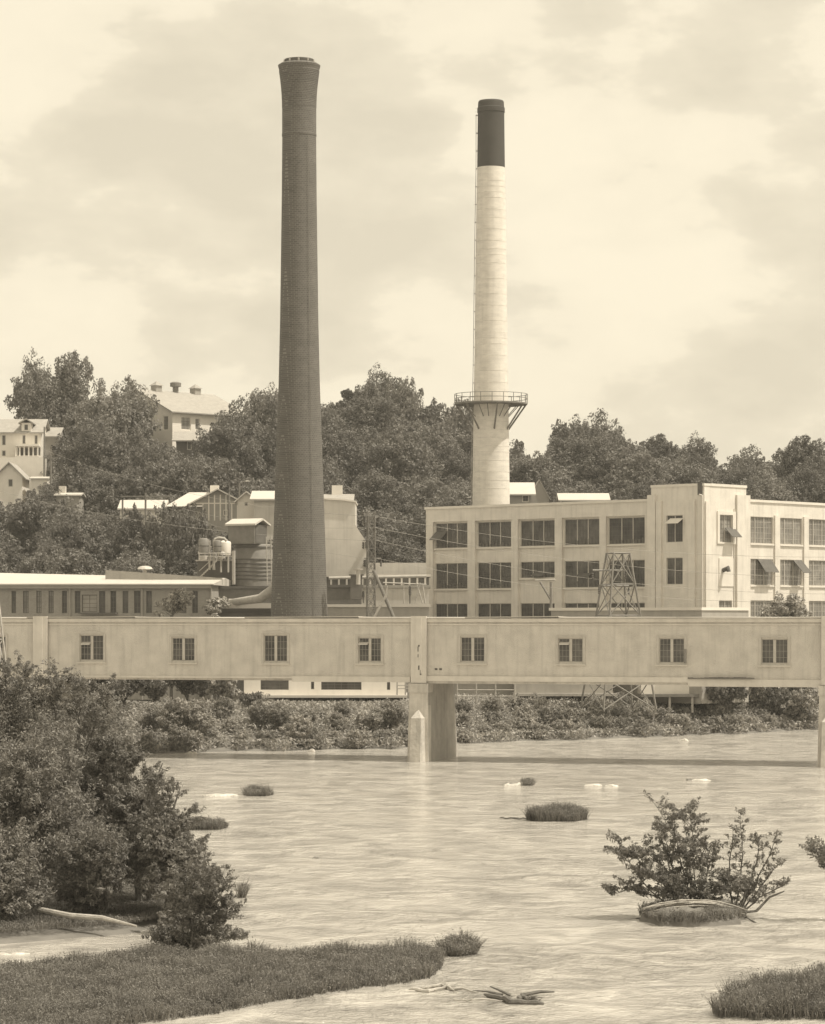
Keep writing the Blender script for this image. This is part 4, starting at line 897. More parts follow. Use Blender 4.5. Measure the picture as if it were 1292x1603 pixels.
# rails and shed, right span
def rail(px0, px1, t, bo, D, label, n=5):
    base = P((px0+px1)/2, bo, D); m = MB()
    for i in range(n+1): px = px0+(px1-px0)*i/n; m.tube([P(px,bo+8,D)-base, P(px,t,D)-base], .06, 6)
    for py in (t, (t+bo)/2, bo-2): m.tube([P(px0,py,D)-base, P(px1,py,D)-base], .045, 6)
    o = tag(m.build('pipe_railing', 'steel_pale'), label, 'railing'); o.location = base
rail(716, 806, 1068, 1092, 240, 'pale pipe railing right of the middle pier under the bridge', 3); rail(622, 648, 1066, 1080, 240, 'short pale railing between the dock and the middle pier', 2)
r, h_, z_ = shed('riverside_shed', 'long grey shed with a pale bottom ledge under the right span', 806, 960, 250, 1030, 7, 'grey_wall', 'roof_mid', low=3.4)
MB().box(-h_-.2, h_+.3, -1, 0, -.1, .15).build('ledge', 'steel_pale', r)
for i in range(5): x = -h_+.4+i*(2*h_-.8)/4; MB().box(x-.1, x+.1, -.8, -.6, -1.6, -.1).build('post', 'steel', r)
r, h_, z_ = shed('white_shed', 'bright white low shed under the right span beside the lattice tower foot', 1004, 1092, 251, 1040, 7, 'white_wall', 'roof_pale', low=3.4)
MB().box(-h_-.1, h_+.1, -.8, -.002, -.2, .05).build('ledge', 'steel', r)
for i in range(3): x = -h_+.5+i*(2*h_-1)/2; MB().box(x-.1, x+.1, -.6, -.4, -1.6, -.2).build('post', 'steel_pale', r)
r, h_, z_ = shed('dock_shed', 'grey wall below the pipe railing right of the middle pier', 700, 806, 252, 1062, 5, 'grey_wall', 'roof_mid', low=2.6)

# ------------------------------------------------------------------ lattice towers and poles
def lattice(name, label, cxp, D, wb, wt, zb, zt, n, th, m, arms=(), rz=.3, cat='pylon', tin=None):
    x = (cxp-CX)/F*D; r = empty(name, (x, D, zb), rz, label, cat); hh = zt-zb; mb = MB()
    def c(i, z): t = z/hh; w_ = wb+(wt-wb)*t; return Vector((w_/2*(1 if i in (1, 2) else -1), w_/2*(1 if i > 1 else -1), z))
    for i in range(4): MB().tube([c(i, 0), c(i, hh)], th*1.35, 5).build('leg', m, r)
    for j in range(n):
        z0, z1 = hh*j/n, hh*(j+1)/n
        for i in range(4):
            k_ = (i+1) % 4
            mb.tube([c(i, z0), c(k_, z1)], th*.8, 4); mb.tube([c(k_, z0), c(i, z1)], th*.8, 4); mb.tube([c(i, z1), c(k_, z1)], th*.8, 4)
    mb.build('bracing', m, r)
    for za, La, Lb in arms:
        a = MB(); z = za-zb; a.tube([(-La,0,z),(Lb,0,z)], th*1.2, 5); ao = a.build('crossarm', m, r)
        for s_ in (-La, Lb):
            if abs(s_) > .3: MB().lathe([(.03,z-.75)]+[(.11 if q % 2 else .05, z-.7+.08*q) for q in range(8)], s_, 0, 8).build('insulator', 'steel_dark', ao)
    return r
def zat(py, D): return H+(HY-py)/F*D
lt_ = lattice('lattice_tower', 'broad pale lattice tower standing in front of the mill behind the bridge', 968, 242, 4.9, 1.5, 2.4, zat(866, 242), 5, .07, 'steel', arms=[(zat(893,242), 2.4, .7), (zat(917,242), 1.8, 1.0)], rz=.35)
lattice('lattice_mast', 'slim dark lattice mast right of the brick chimney', 581, 248, .75, .6, 2.6, zat(802, 248), 16, .035, 'steel', arms=[(zat(808,248), .6, .7), (zat(826,248), .5, .6), (zat(846,248), .7, .8), (zat(874,248), .6, .9)], rz=.2)
lattice('lattice_tower', 'thin pale lattice tower rising past the bridge at the left edge', -22, 176, 3.6, .7, -.2, zat(850, 176), 5, .045, 'steel_pale', rz=.3)
br_p = MB(); base = P(600, 962, 247)
br_p.tube([P(585,893,247)-base, P(617,968,247)-base], .16, 8)
o = tag(br_p.build('leaning_pole', 'wood'), 'thick dark pole leaning down right from the lattice mast', 'pole'); o.location = base
o = tag(MB().tube([P(606,930,246.5)-base, P(585,968,246.5)-base], .12, 8).build('leaning_pole', 'steel_pale'), 'pale pole crossing the thick leaning one at the lattice mast', 'pole'); o.location = base
def pole(px, top, bot, D, label, arm=None, m='wood', r_=.16):
    r = empty('utility_pole', P(px, bot, D), 0, label, 'pole'); h = (bot-top)*D/F
    MB().tube([(0,0,-3),(0,0,h)], [r_, r_*.7], 8).build('pole', m, r)
    if arm: MB().box(-arm, arm, -.08, .08, h-.5, h-.32).build('crossarm', 'roof_pale' if m == 'pale' else 'wood', r)
pole(79.5, 712, 770, 380, 'utility pole between the gable cottage and the sheds on the left hillside', .9)
pole(228, 772, 815, 344, 'utility pole with crossarm before the low bright roofed house', 3.0)
pole(192, 782, 830, 344, 'short utility pole left of the low bright roofed house', None)
pole(359, 770, 810, 342, 'dark pole in front of the half timbered gable', None)
pole(69.5, 668, 715, 392, 'thin pole at the right corner of the porch house', None)
r = empty('street_lamp', P(375, 790, 341), 0, 'street lamp with curved arm above the bungalow roofs', 'street lamp'); k = 341/F
MB().tube([(0,0,-3),(0,0,34*k)], .1, 6).build('pole', 'wood', r); MB().tube([(0,0,33*k),(6*k,0,36*k),(10*k,0,37*k)], .06, 6).build('arm', 'steel', r); MB().lathe([(.3,36.4*k),(.34,36.8*k),(.1,37.6*k)], 12*k, 0, 10).build('lamp_head', 'roof_pale', r)
def wire(a, b_, sag, label, rad=.014, m='wire'):
    a, b_ = Vector(a), Vector(b_); pts = []
    for i in range(25): t = i/24; p = a.lerp(b_, t); p.z -= sag*4*t*(1-t); pts.append(p-a)
    o = tag(MB().tube(pts, rad, 4).build('power_line', m), label, 'wire', 'power lines across the mill yard'); o.location = a
for i, (a, b_, sg) in enumerate([((587,808),(1330,872),1.0),((588,826),(1330,905),1.0),((590,846),(1330,930),1.2),((590,874),(1330,942),1.2),((573,808),(60,700),1.5),((573,826),(228,776),1.2),((573,874),(230,780),1.0),((573,846),(-30,760),1.3)]):
    D_b = 236 if b_[0] > 600 else 344
    wire(P(a[0], a[1], 248), P(b_[0], b_[1], D_b), sg, 'thin power line from the slim lattice mast towards the right' if b_[0] > 600 else 'thin power line from the slim lattice mast towards the left hillside')

# ------------------------------------------------------------------ bank vegetation
bushes = [make_tree('bank_bush', 'x', 'bush', 200+i, h, rad, base=.0, nl=13, ns=18, per=64, ll=.17, lw=.08, leafmat='leaf_bank', trunk_r=.05, stems=3)
          for i, (h, rad) in enumerate([(2.3,1.7),(1.8,1.6),(2.7,1.9),(1.5,1.3),(3.2,1.7)])]
n = 0; x = -34.0
for row, (off, sp) in enumerate(((1.6, 1.7), (5, 2.1), (9, 2.3), (13, 2.6))):
    x = -36.0
    while x < 44:
        s_ = float(shore(x)); yy = s_+off+R_.uniform(-1, 1); z = float(terrain(np.array(x), np.array(yy)))
        i = R_.choice([3, 1, 3, 1, 0]) if row == 0 else R_.randrange(5)
        sc_ = R_.uniform(.55, .95)*(1, 1, .74, .45)[row]
        place(bushes, i, (x+R_.uniform(-.5, .5), yy, z-.15), R_.uniform(0, 6), sc_, 'leafy green bush in the thicket along the far river bank', 'bushes of the far bank thicket'); n += 1
        x += sp*R_.uniform(.8, 1.2)
print('bushes', n)
midtrees = [make_tree('bank_tree', 'x', 'tree', 300+i, h, rad, base=bs, nl=11, ns=14, per=34, ll=.3, lw=.18, leafmat='leaf_hill' if i != 1 else 'leaf_bank', trunk_r=.14)
            for i, (h, rad, bs) in enumerate([(4.4,2.6,0),(4.6,2.3,.08),(5.5,2.4,.1)])]
for i, px, D, sc_, lab in [(0,195,228,1.0,'dark bushy tree under the left span beside the foreground trees'),(2,240,232,1.0,'dark tree under the left span, second from the foreground trees'),(0,290,236,1.1,'dark tree under the left span left of the slim pale trunked one'),
      (1,345,234,.95,'sparser tree under the left span just left of the loading dock'),(0,1135,252,1.25,'dark spreading tree under the right span beside the white shed'),(2,1205,258,.9,'tree with a bare trunk under the right span near the right pier'),
      (1,1250,258,1.05,'thin tree under the right span closest to the right pier'),(1,1180,258,1.0,'small loose tree behind the spreading one under the right span'),(0,150,224,1.2,'dark bushy tree behind the foreground trees beneath the left span'),(2,320,244,.9,'tree behind the thicket next to the loading dock'),
      (0,395,230,.45,'low shrub in front of the loading dock corner')]:
    x = (px-CX)/F*D; z = float(terrain(np.array(x), np.array(D*1.0))); place(midtrees, i, (x, D, z-.1), R_.uniform(0, 6), sc_, lab)
ft = make_tree('flowering_tree', 'pale blossoming tree in front of the brick mill wall behind the bridge', 'tree', 320, 3.6, 1.9, base=.0, nl=9, ns=12, per=34, ll=.28, lw=.18, leafmat='leaf_pale', trunk_r=.1)
p = P(268, 972, 252); ft.location = p; ft.scale = (1, 1, .95)
f2 = dup(ft, P(338, 972, 256), 1.3, (.75, .75, .72), 'smaller pale leafy tree at the end corner of the brick mill'); f3 = make_tree('roof_line_tree', 'rounded tree top in front of the right side windows of the mill', 'tree', 322, 7.5, 3.0, base=.45, nl=12, ns=14, per=36, ll=.3, lw=.18, leafmat='leaf_bank', trunk_r=.2)
f3.location = (P(1234, 936, 262).x, 262, H+(HY-936)/F*262-7.5)
for o in (ft, f2):                                     # planted in the yard: stretch the trunk down to the ground
    z = o.location.z; m = MB().tube([(0,0,(2.6-z)/o.scale[2]),(0,0,.5)], [.16,.1], 7).build('lower_trunk', 'bark', o)
z = f3.location.z; MB().tube([(0,0,2.6-z),(0,0,.2)], [.25,.22], 7).build('lower_trunk', 'bark', f3)

# grasses: ground cover, one object per patch
def blades(name, poly, label, cat, dens, h, wdt, m='grass', kind='stuff', seed=1, z0=0.0, lean=.25, hmap=None, name_root=True):
    rng = np.random.default_rng(seed); pl = np.array([[q.x, q.y] for q in poly]); lo, hi = pl.min(0), pl.max(0)
    area = (hi-lo).prod(); k = int(area*dens*1.5); pt = rng.uniform(lo, hi, (k, 2)); ins = np.zeros(k, bool); j = len(pl)-1
    for i in range(len(pl)):
        a, b_ = pl[i], pl[j]; c = ((a[1] > pt[:, 1]) != (b_[1] > pt[:, 1])) & (pt[:, 0] < (b_[0]-a[0])*(pt[:, 1]-a[1])/(b_[1]-a[1]+1e-12)+a[0]); ins ^= c; j = i
    pt = pt[ins]; k = len(pt)
    hv = h*(.6+.55*rng.random(k))*(1+.28*np.sin(pt[:, 0]*1.9+1.3*np.sin(pt[:, 1]*1.1))*np.cos(pt[:, 1]*1.3+pt[:, 0]*.4))
    ph = rng.uniform(0, 6, 6); hv *= 1+.16*np.sin(pt[:, 0]*5.1+ph[0]+2*np.sin(pt[:, 1]*2.7+ph[1]))+.14*np.sin(pt[:, 0]*9.3+ph[2])*np.sin(pt[:, 1]*7.1+ph[3])
    base = np.column_stack([pt, np.full(k, z0-.05)])
    ang = rng.uniform(0, 2*np.pi, k); d = np.column_stack([np.cos(ang), np.sin(ang), np.zeros(k)])*wdt/2
    ln = rng.normal(size=(k, 2))*lean; tip = base+np.column_stack([ln[:, 0]*hv, ln[:, 1]*hv, hv]); md = base*.45+tip*.55-np.column_stack([ln*hv[:, None]*.12, np.zeros(k)])
    v = np.stack([base-d*.6, base+d*.6, md+d, tip, md-d], 1)
    vv = v[:, [0, 1, 2, 4]].reshape(-1, 3); v2 = np.stack([v[:, 4], v[:, 2], v[:, 3], v[:, 3]+1e-4], 1)
    # leafy side blades
    hv[rng.random(k) < .04] *= 1.45; rs = 3; idx = np.repeat(np.arange(k), rs); t = rng.uniform(.35, 1, len(idx))[:, None]; c = base[idx]*(1-t)+tip[idx]*t
    nn = unit(rng, len(idx)); nn[:, 2] = abs(nn[:, 2])+.4; nn /= np.linalg.norm(nn, axis=1, keepdims=True)
    lv, _ = leaf_quads(c+rng.normal(size=c.shape)*.02, nn, min(wdt*3.6, .1), min(wdt*1.0, .025), rng)
    allv = np.concatenate([vv, v2.reshape(-1, 3), lv]); f = np.arange(len(allv)).reshape(-1, 4)
    o = npmesh(name, allv, f, m); 
    return tag(o, label, cat, kind=kind)
def mound(name, poly, h, m, seed=0, kind='structure', label=None, cat=None, z0=-.3):
    """low irregular island: rings shrinking towards the middle"""
    rng = random.Random(seed); c = sum((Vector(q) for q in poly), Vector((0,0,0)))/len(poly); n = len(poly)
    P0 = [Vector(q) for q in poly]; fine = []
    for i in range(n):
        for t in (0, .25, .5, .75): q = P0[i].lerp(P0[(i+1) % n], t); q += Vector((rng.uniform(-.12, .12), rng.uniform(-.12, .12), 0)); fine.append(q)
    mb = MB(); rings = [(1.03, z0), (1.0, .02), (.93, h*.55), (.8, h*.85), (.5, h), (.2, h*1.02)]; vs = []; fs = []; nf = len(fine)
    for k_, (s_, z) in enumerate(rings):
        for q in fine: p = c+(q-c)*s_; vs.append((p.x, p.y, z+(rng.uniform(-.15, .15)*h if k_ > 1 else 0)))
    for k_ in range(len(rings)-1):
        for i in range(nf): fs.append((k_*nf+i, k_*nf+(i+1) % nf, (k_+1)*nf+(i+1) % nf, (k_+1)*nf+i))
    fs.append(tuple((len(rings)-1)*nf+i for i in range(nf)))
    o = mb.add(vs, fs).build(name, m, None, True); return tag(o, label, cat, kind=kind)

# far bank ground cover
rng = np.random.default_rng(5); k = 70000
x = rng.uniform(-38, 46, k); off = rng.random(k)**1.3*22-.5; y = shore(x)+off; z = terrain(x, y); ok = z > -.05
x, y, z = x[ok], y[ok], z[ok]; k = len(x); nn = unit(rng, k); nn[:, 2] = abs(nn[:, 2])+.3; nn /= np.linalg.norm(nn, axis=1, keepdims=True)
lv, lf = leaf_quads(np.column_stack([x, y, z+rng.random(k)*.75]), nn, .34, .12, rng)
tag(npmesh('weeds', lv, lf, 'leaf_bank'), 'low weeds and vines covering the far river bank', 'weeds', kind='stuff')

# foreground left spit and banks
spit = [W(a, b_) for a, b_ in [(-80,1520),(0,1524),(120,1512),(200,1503),(260,1497),(330,1499),(500,1498),(650,1494),(694,1500),(690,1518),(672,1534),(600,1545),(520,1556),(430,1570),(340,1588),(250,1600),(180,1612),(60,1640),(-80,1665)]]
mound('spit', spit, .12, 'mud', 1)
blades('marsh_grass', spit, 'dense leafy marsh grass covering the long low spit in the foreground', 'grass', 330, .42, .022, seed=2)
tip_ = [W(a, b_) for a, b_ in [(688,1492),(715,1488),(746,1489),(748,1494),(720,1498),(692,1497)]]
blades('reed_clump', tip_, 'small dark clump of reeds at the tip of the grassy spit', 'reeds', 900, .52, .03, seed=3, kind=None, lean=.35)
right = [W(a, b_) for a, b_ in [(1116,1586),(1150,1565),(1200,1552),(1260,1543),(1380,1535),(1380,1612),(1292,1596),(1200,1598),(1130,1595)]]
mound('islet', right, .1, 'mud', 2)
blades('marsh_grass', right, 'tall dense grass patch cut by the lower right corner', 'grass', 420, .62, .022, seed=4)
bank = [W(a, b_) for a, b_ in [(-300,1490),(0,1478),(100,1470),(200,1462),(250,1450),(296,1462),(330,1475),(345,1466),(300,1430),(255,1370),(230,1300),(180,1250),(100,1230),(-300,1215)]]
mound('near_bank', bank, .35, 'soil', 3)
blades('bank_grass', [W(a, b_) for a, b_ in [(-120,1484),(0,1474),(100,1467),(200,1459),(262,1448),(300,1440),(230,1405),(100,1400),(-120,1400)]], 'short grass on the bank beneath the foreground trees', 'grass', 200, .22, .02, seed=5, z0=.3)
blades('bank_weeds', [W(a, b_) for a, b_ in [(-300,1470),(0,1404),(235,1400),(248,1370),(226,1300),(176,1255),(96,1235),(-300,1220)]], 'rough weeds covering the bank between the foreground trees', 'weeds', 45, .45, .05, seed=9, z0=.28)
# the tree mass on the left
def near_tree(name, label, px, D, top, R, seed, nl=18, ns=28, per=80, ll=.14, lw=.045, shape='round', base=.02, mt='leaf_near', stems=2, tr=.12, cat='tree', z0=.2):
    h = H+(HY-top)/F*D-z0; t = make_tree(name, label, cat, seed, h, R, base=base, nl=nl, ns=ns, per=per, ll=ll, lw=lw, leafmat=mt, trunk_r=tr, shape=shape, stems=stems, spray=2.0); t.location = ((px-CX)/F*D, D, z0); return t
near_tree('riverside_tree', 'tallest leafy tree at the lower left edge, overlapping the bridge wall', 18, 101, 1046, 2.9, 401, nl=28)
near_tree('riverside_tree', 'leafy tree with spiky top reaching the bridge wall, second from the left', 112, 106, 1056, 2.6, 402, nl=28)
near_tree('riverside_tree', 'leafy tree left of the dark understorey, filling the middle of the left mass', 60, 95, 1150, 2.5, 403, nl=22)
near_tree('riverside_tree', 'tree at the right side of the left mass with sparse branch tips over the river', 163, 103, 1105, 2.0, 404, nl=24, shape='cone')
near_tree('riverside_tree', 'lower tree sloping towards the river in the left mass', 212, 97, 1190, 2.1, 405, nl=22, shape='cone')
near_tree('riverside_tree', 'dark bushy tree low at the river edge of the left mass', 255, 93, 1240, 1.7, 406, nl=18, shape='cone')
near_tree('riverside_shrub', 'low leafy shrub at the bottom left edge of the bank', 5, 91, 1320, 1.7, 407, nl=14, cat='shrub')
near_tree('riverside_shrub', 'dark shrub in the shade above the fallen log', 150, 92.5, 1290, 1.6, 408, nl=14, cat='shrub')
near_tree('waterside_shrub', 'small dark shrub at the water edge below the loose one', 292, 87, 1432, .85, 410, nl=9, ns=14, per=46, ll=.13, lw=.07, cat='shrub', tr=.04, stems=3, z0=.0)
near_tree('waterside_shrub', 'narrow shrub between the dark bushy tree and the loose one', 300, 90.5, 1325, .9, 411, nl=10, ns=14, per=46, ll=.13, lw=.07, cat='shrub', tr=.04, stems=3, z0=.05)
near_tree('waterside_shrub', 'low dark shrub where the grassy spit meets the bank', 268, 86.5, 1452, .75, 412, nl=8, ns=14, per=46, ll=.12, lw=.05, cat='shrub', tr=.03, stems=3, z0=.0)
near_tree('waterside_shrub', 'low spreading shrub at the foot of the loose one', 330, 86.5, 1440, .8, 413, nl=8, ns=14, per=46, ll=.12, lw=.05, cat='shrub', tr=.03, stems=3, z0=.0)
b0 = P(140, 1436, 90.5)
o = tag(MB().tube([P(62,1424,91)-b0, P(110,1434,90)-b0, P(160,1437,89.6)-b0, P(214,1450,89)-b0], [.09,.1,.08,.03], 8).build('fallen_log', 'drift'), 'pale fallen log lying on the left bank under the trees', 'log'); o.location = b0

# ------------------------------------------------------------------ island shrub at the right
isl = [W(a, b_) for a, b_ in [(1000,1440),(1030,1428),(1090,1424),(1150,1428),(1170,1438),(1155,1447),(1090,1452),(1030,1450)]]
mound('islet', isl, .5, 'soil', 5); 
blades('islet_grass', isl, 'coarse grass tuft covering the small islet under the shrub at the right', 'grass', 400, .32, .02, seed=6, z0=.2, m='grass')
c = W(1085, 1438)
def sprawl(name, label, segs, origin, D0, seed, ll=.13, lw=.042, per=24, rad=.16, m='leaf_near', stem_r=.035):
    """shrub drawn as real stems; leaves gather round the twigs. segs: list of polylines of (px, py, depth offset)"""
    rng = np.random.default_rng(seed); root = empty(name, origin, 0, label, 'shrub'); mb = MB(); cs = []; rs = []; os_ = []
    for sg, w_ in segs:
        pts = [P(a, b_, D0+d)-origin for a, b_, d in sg]; fine = []
        for i in range(len(pts)-1):
            for t in (0, .33, .66): fine.append(pts[i].lerp(pts[i+1], t)+Vector(rng.normal(size=3)*.025))
        fine.append(pts[-1]); nF = len(fine); mb.tube(fine, [stem_r*(1-.85*i/nF) for i in range(nF)], 6)
        for i in range(2, nF):
            for _ in range(4):
                d = Vector(rng.normal(size=3)); d.z = abs(d.z)*.6+.1; d.normalize(); L = rng.uniform(.18, .5)*w_; e_ = fine[i]+d*L
                mb.tube([fine[i], fine[i]+d*L*.5+Vector((0,0,.02)), e_], [.012,.008,.004], 4)
                for t in ((1.0, .55) if w_ > .6 else (1.0,)): cs.append(fine[i].lerp(e_, t)); rs.append(rad*rng.uniform(.6, 1.2)); os_.append(tuple((d+Vector((0,0,.15))).normalized()))
    mb.build('stems', 'bark', root); v_, f_ = clump_leaves(np.array([tuple(q) for q in cs]), np.array(rs), per, ll, lw, rng, .6, .3, .8, out=np.array(os_), spray=1.6)
    npmesh('foliage', v_, f_, m, root); return root
mk = lambda pts, w_=1.0: (pts, w_)
sprawl('island_shrub', 'broad ragged shrub growing on the small islet at the right', [
    mk([(1085,1435,0),(1075,1380,0),(1060,1320,.1),(1030,1265,.1)]), mk([(1080,1435,0),(1050,1370,-.3),(1035,1310,-.2),(1065,1270,0)]), mk([(1085,1435,0),(1080,1360,.3),(1085,1300,.3),(1080,1275,.3)]),
    mk([(1075,1435,0),(1020,1395,-.2),(985,1350,-.2),(968,1318,0)]), mk([(1075,1436,0),(1030,1405,.3),(990,1390,.3),(962,1400,.3)]), mk([(1080,1436,0),(1040,1385,-.5),(1000,1345,-.4),(975,1335,-.3)]),
    mk([(1090,1435,0),(1102,1390,.2),(1112,1345,.2),(1106,1325,.2)]), mk([(1090,1435,0),(1120,1400,-.2),(1132,1385,-.2),(1138,1376,-.2)], .7), mk([(1085,1430,.2),(1065,1390,.4),(1050,1345,.5),(1040,1300,.5)]),
    mk([(1090,1432,-.3),(1070,1400,-.5),(1030,1380,-.6),(1010,1365,-.6)]), mk([(1070,1432,.1),(1055,1400,.2),(1030,1350,.3),(1010,1330,.3)]), mk([(1085,1432,-.1),(1090,1390,-.2),(1085,1345,-.2),(1065,1320,-.2)]), mk([(1090,1432,-.3),(1110,1405,-.5),(1140,1395,-.6),(1155,1385,-.6)])],  c, c.y, 501, per=24)
sprawl('island_shrub', 'thin open shrub with bare branches at the right side of the small islet', [
    mk([(1150,1435,0),(1160,1380,0),(1162,1320,0),(1160,1275,0)], .55), mk([(1152,1435,0),(1180,1390,.2),(1205,1340,.2),(1215,1310,.2)], .5), mk([(1150,1436,0),(1140,1380,.2),(1145,1330,.2),(1148,1300,.2)], .5),
    mk([(1155,1436,0),(1190,1405,-.2),(1222,1388,-.2),(1230,1384,-.2)], .5), mk([(1152,1436,0),(1175,1375,0),(1190,1330,-.1),(1185,1312,-.1)], .5), mk([(1155,1436,0),(1185,1400,.4),(1205,1370,.4),(1222,1350,.4)], .45), mk([(1150,1436,0),(1168,1400,.4),(1180,1385,.4)], .8)], W(1150, 1438), c.y, 502, per=15, rad=.12)
sprawl('waterside_shrub', 'loose shrub leaning over the river above the grassy spit', [
    mk([(300,1490,0),(312,1440,0),(325,1400,0),(335,1362,0)]), mk([(300,1490,0),(325,1440,.2),(345,1405,.2),(352,1378,.2)]), mk([(300,1490,0),(300,1440,-.2),(298,1400,-.2),(290,1365,-.2)]), mk([(302,1490,0),(325,1460,.2),(350,1435,.2),(364,1420,.2)]),
    mk([(302,1490,0),(330,1475,-.2),(360,1468,-.2),(380,1470,-.2)], .7), mk([(300,1490,.1),(285,1460,.2),(275,1430,.2),(280,1400,.2)]), mk([(300,1490,.1),(310,1470,.4),(330,1450,.4),(345,1440,.4)]), mk([(300,1490,.1),(305,1450,.5),(315,1420,.5),(322,1395,.5)])], W(302, 1492), W(302, 1492).y, 504)
for k_, (lab, sgs, D_) in enumerate((('feathery young tree leaning over the river, upper right side of the left mass', [[(180,1330),(190,1250),(198,1200),(212,1185)],[(180,1330),(200,1260),(221,1236),(236,1216)],[(180,1330),(186,1240),(180,1195),(188,1160)],[(180,1330),(168,1230),(160,1160),(166,1118)]], 99),
    ('feathery young tree leaning over the river just above the loose waterside shrub', [[(225,1400),(245,1320),(258,1270),(272,1240)],[(225,1400),(260,1340),(282,1300),(296,1275)],[(225,1400),(255,1350),(285,1330),(305,1325)],[(225,1400),(240,1330),(240,1270),(250,1225)]], 94.5),
    ('feathery tall shoots standing above the leftmost tree tops against the bridge wall', [[(90,1200),(88,1120),(85,1085),(88,1055)],[(120,1200),(125,1120),(122,1095),(118,1068)],[(60,1200),(55,1110),(45,1078),(35,1048)],[(130,1200),(150,1130),(165,1110),(168,1082)],[(10,1200),(12,1110),(10,1072),(5,1042)]], 100))):
    o_ = Vector(P(sgs[0][0][0], sgs[0][0][1], D_)); sprawl('young_tree', lab, [mk([(a_, b_, .15*j) for a_, b_ in sg]) for j, sg in enumerate(sgs)], o_, D_, 600+k_, per=34, rad=.2, ll=.14, stem_r=.05)['category'] = 'tree'
sprawl('waterside_shrub', 'shrub branch entering at the right edge of the photo above the water', [mk([(1345,1400,0),(1320,1360,0),(1290,1340,0),(1270,1334,0)]), mk([(1345,1400,0),(1310,1365,.2),(1288,1350,.2)]), mk([(1345,1400,0),(1330,1340,.2),(1310,1325,.2)])], W(1345, 1440), 94, 503)
# flood debris on the islet
dm = MB(); rg = random.Random(8); c2 = W(1090, 1440)
for i in range(34):
    t = rg.uniform(-5, 6); a = rg.uniform(1005, 1085); e_ = min(1172, a+rg.uniform(50, 105)); dd = c2.y-.75+rg.uniform(-.15, .15)
    ar = lambda q: 1413+((q-1085)/85.0)**2*15
    dm.tube([P(a+(e_-a)*k/4, ar(a+(e_-a)*k/4)+t+rg.uniform(-1.5, 1.5), dd)-c2 for k in range(5)], [.01,.022,.026,.02,.008], 5)
o = tag(dm.build('debris_raft', 'drift'), 'raft of pale flood branches caught on top of the small islet', 'driftwood'); o.location = c2
def stick(pts, rad, label, m='drift_dark', name='driftwood_branch', extra=()):
    b0 = W(*pts[0]); rad = [q*.95 for q in rad]; rq = random.Random(int(pts[0][0])); fp = []; fr_ = []
    for i in range(len(pts)-1):
        a_, b_ = W(*pts[i])-b0, W(*pts[i+1])-b0
        for t in (0, .25, .5, .75): fp.append(a_.lerp(b_, t)+Vector((0, rq.uniform(-.03, .03), .05+rq.uniform(-.03, .04)))); fr_.append((rad[i]*(1-t)+rad[i+1]*t)*rq.uniform(.7, 1.2))
    fp.append(W(*pts[-1])-b0+Vector((0,0,.03))); fr_.append(rad[-1]*.4); fr_[0] *= .5
    mb = MB().tube(fp, fr_, 8)
    for i in range(2, len(fp)-1, 3):
        d_ = Vector((rq.uniform(.15, .5), rq.uniform(-.3, .3), rq.uniform(.0, .12))); mb.tube([fp[i], fp[i]+d_*.5, fp[i]+d_], [fr_[i]*.4, fr_[i]*.25, .004], 5)
    for ex in extra: mb.tube([Vector(q) for q in ex[0]], ex[1], 6)
    o = tag(mb.build(name, m), label, 'driftwood'); o.location = b0; return o
stick([(972,1443),(1000,1441),(1010,1432)], [.012,.02,.012], 'thin branch trailing into the water left of the islet')
o = tag(MB().tube([(0,0,-.05),(.35,0,.25),(.75,0,.3),(1.2,.1,.75),(1.7,.1,.95)], [.06,.05,.05,.04,.02], 6).build('driftwood_branch', 'drift_dark'), 'thick bare branch rising right from the islet edge', 'driftwood'); o.location = W(1150, 1440)
stick([(1165,1438),(1185,1446)], [.03,.02], 'short dark stub lying right of the islet')
stick([(640,1552),(670,1554),(700,1549),(750,1556)], [.05,.07,.05,.02], 'long pale flat driftwood piece below the grassy spit', 'drift')
stick([(660,1549),(692,1546),(712,1553)], [.03,.06,.03], 'pale driftwood slab next to the spit tip', 'drift')
stick([(758,1561),(785,1565),(800,1572),(852,1573)], [.05,.08,.09,.07], 'dark driftwood trunk lying below the spit', extra=[([(.7,0,.05),(.4,-.1,.2),(.15,-.1,.3)], [.05,.035,.015]), ([(.5,0,.05),(.1,.2,.12),(-.3,.3,.14)], [.05,.03,.01]), ([(1.0,.1,.03),(1.5,.3,.1),(1.9,.3,.1)], [.06,.05,.02])])
for q_, lab in ((818, 'dark knobby stub on the dark driftwood trunk, left of two'), (832, 'dark knobby stub on the dark driftwood trunk, right of two')):
    stick([(q_-6,1567),(q_,1565),(q_+9,1567)], [.07,.1,.06], lab)
stick([(708,1568),(740,1570),(790,1569)], [.02,.03,.02], 'thin pale branch left of the dark driftwood trunk', 'drift')
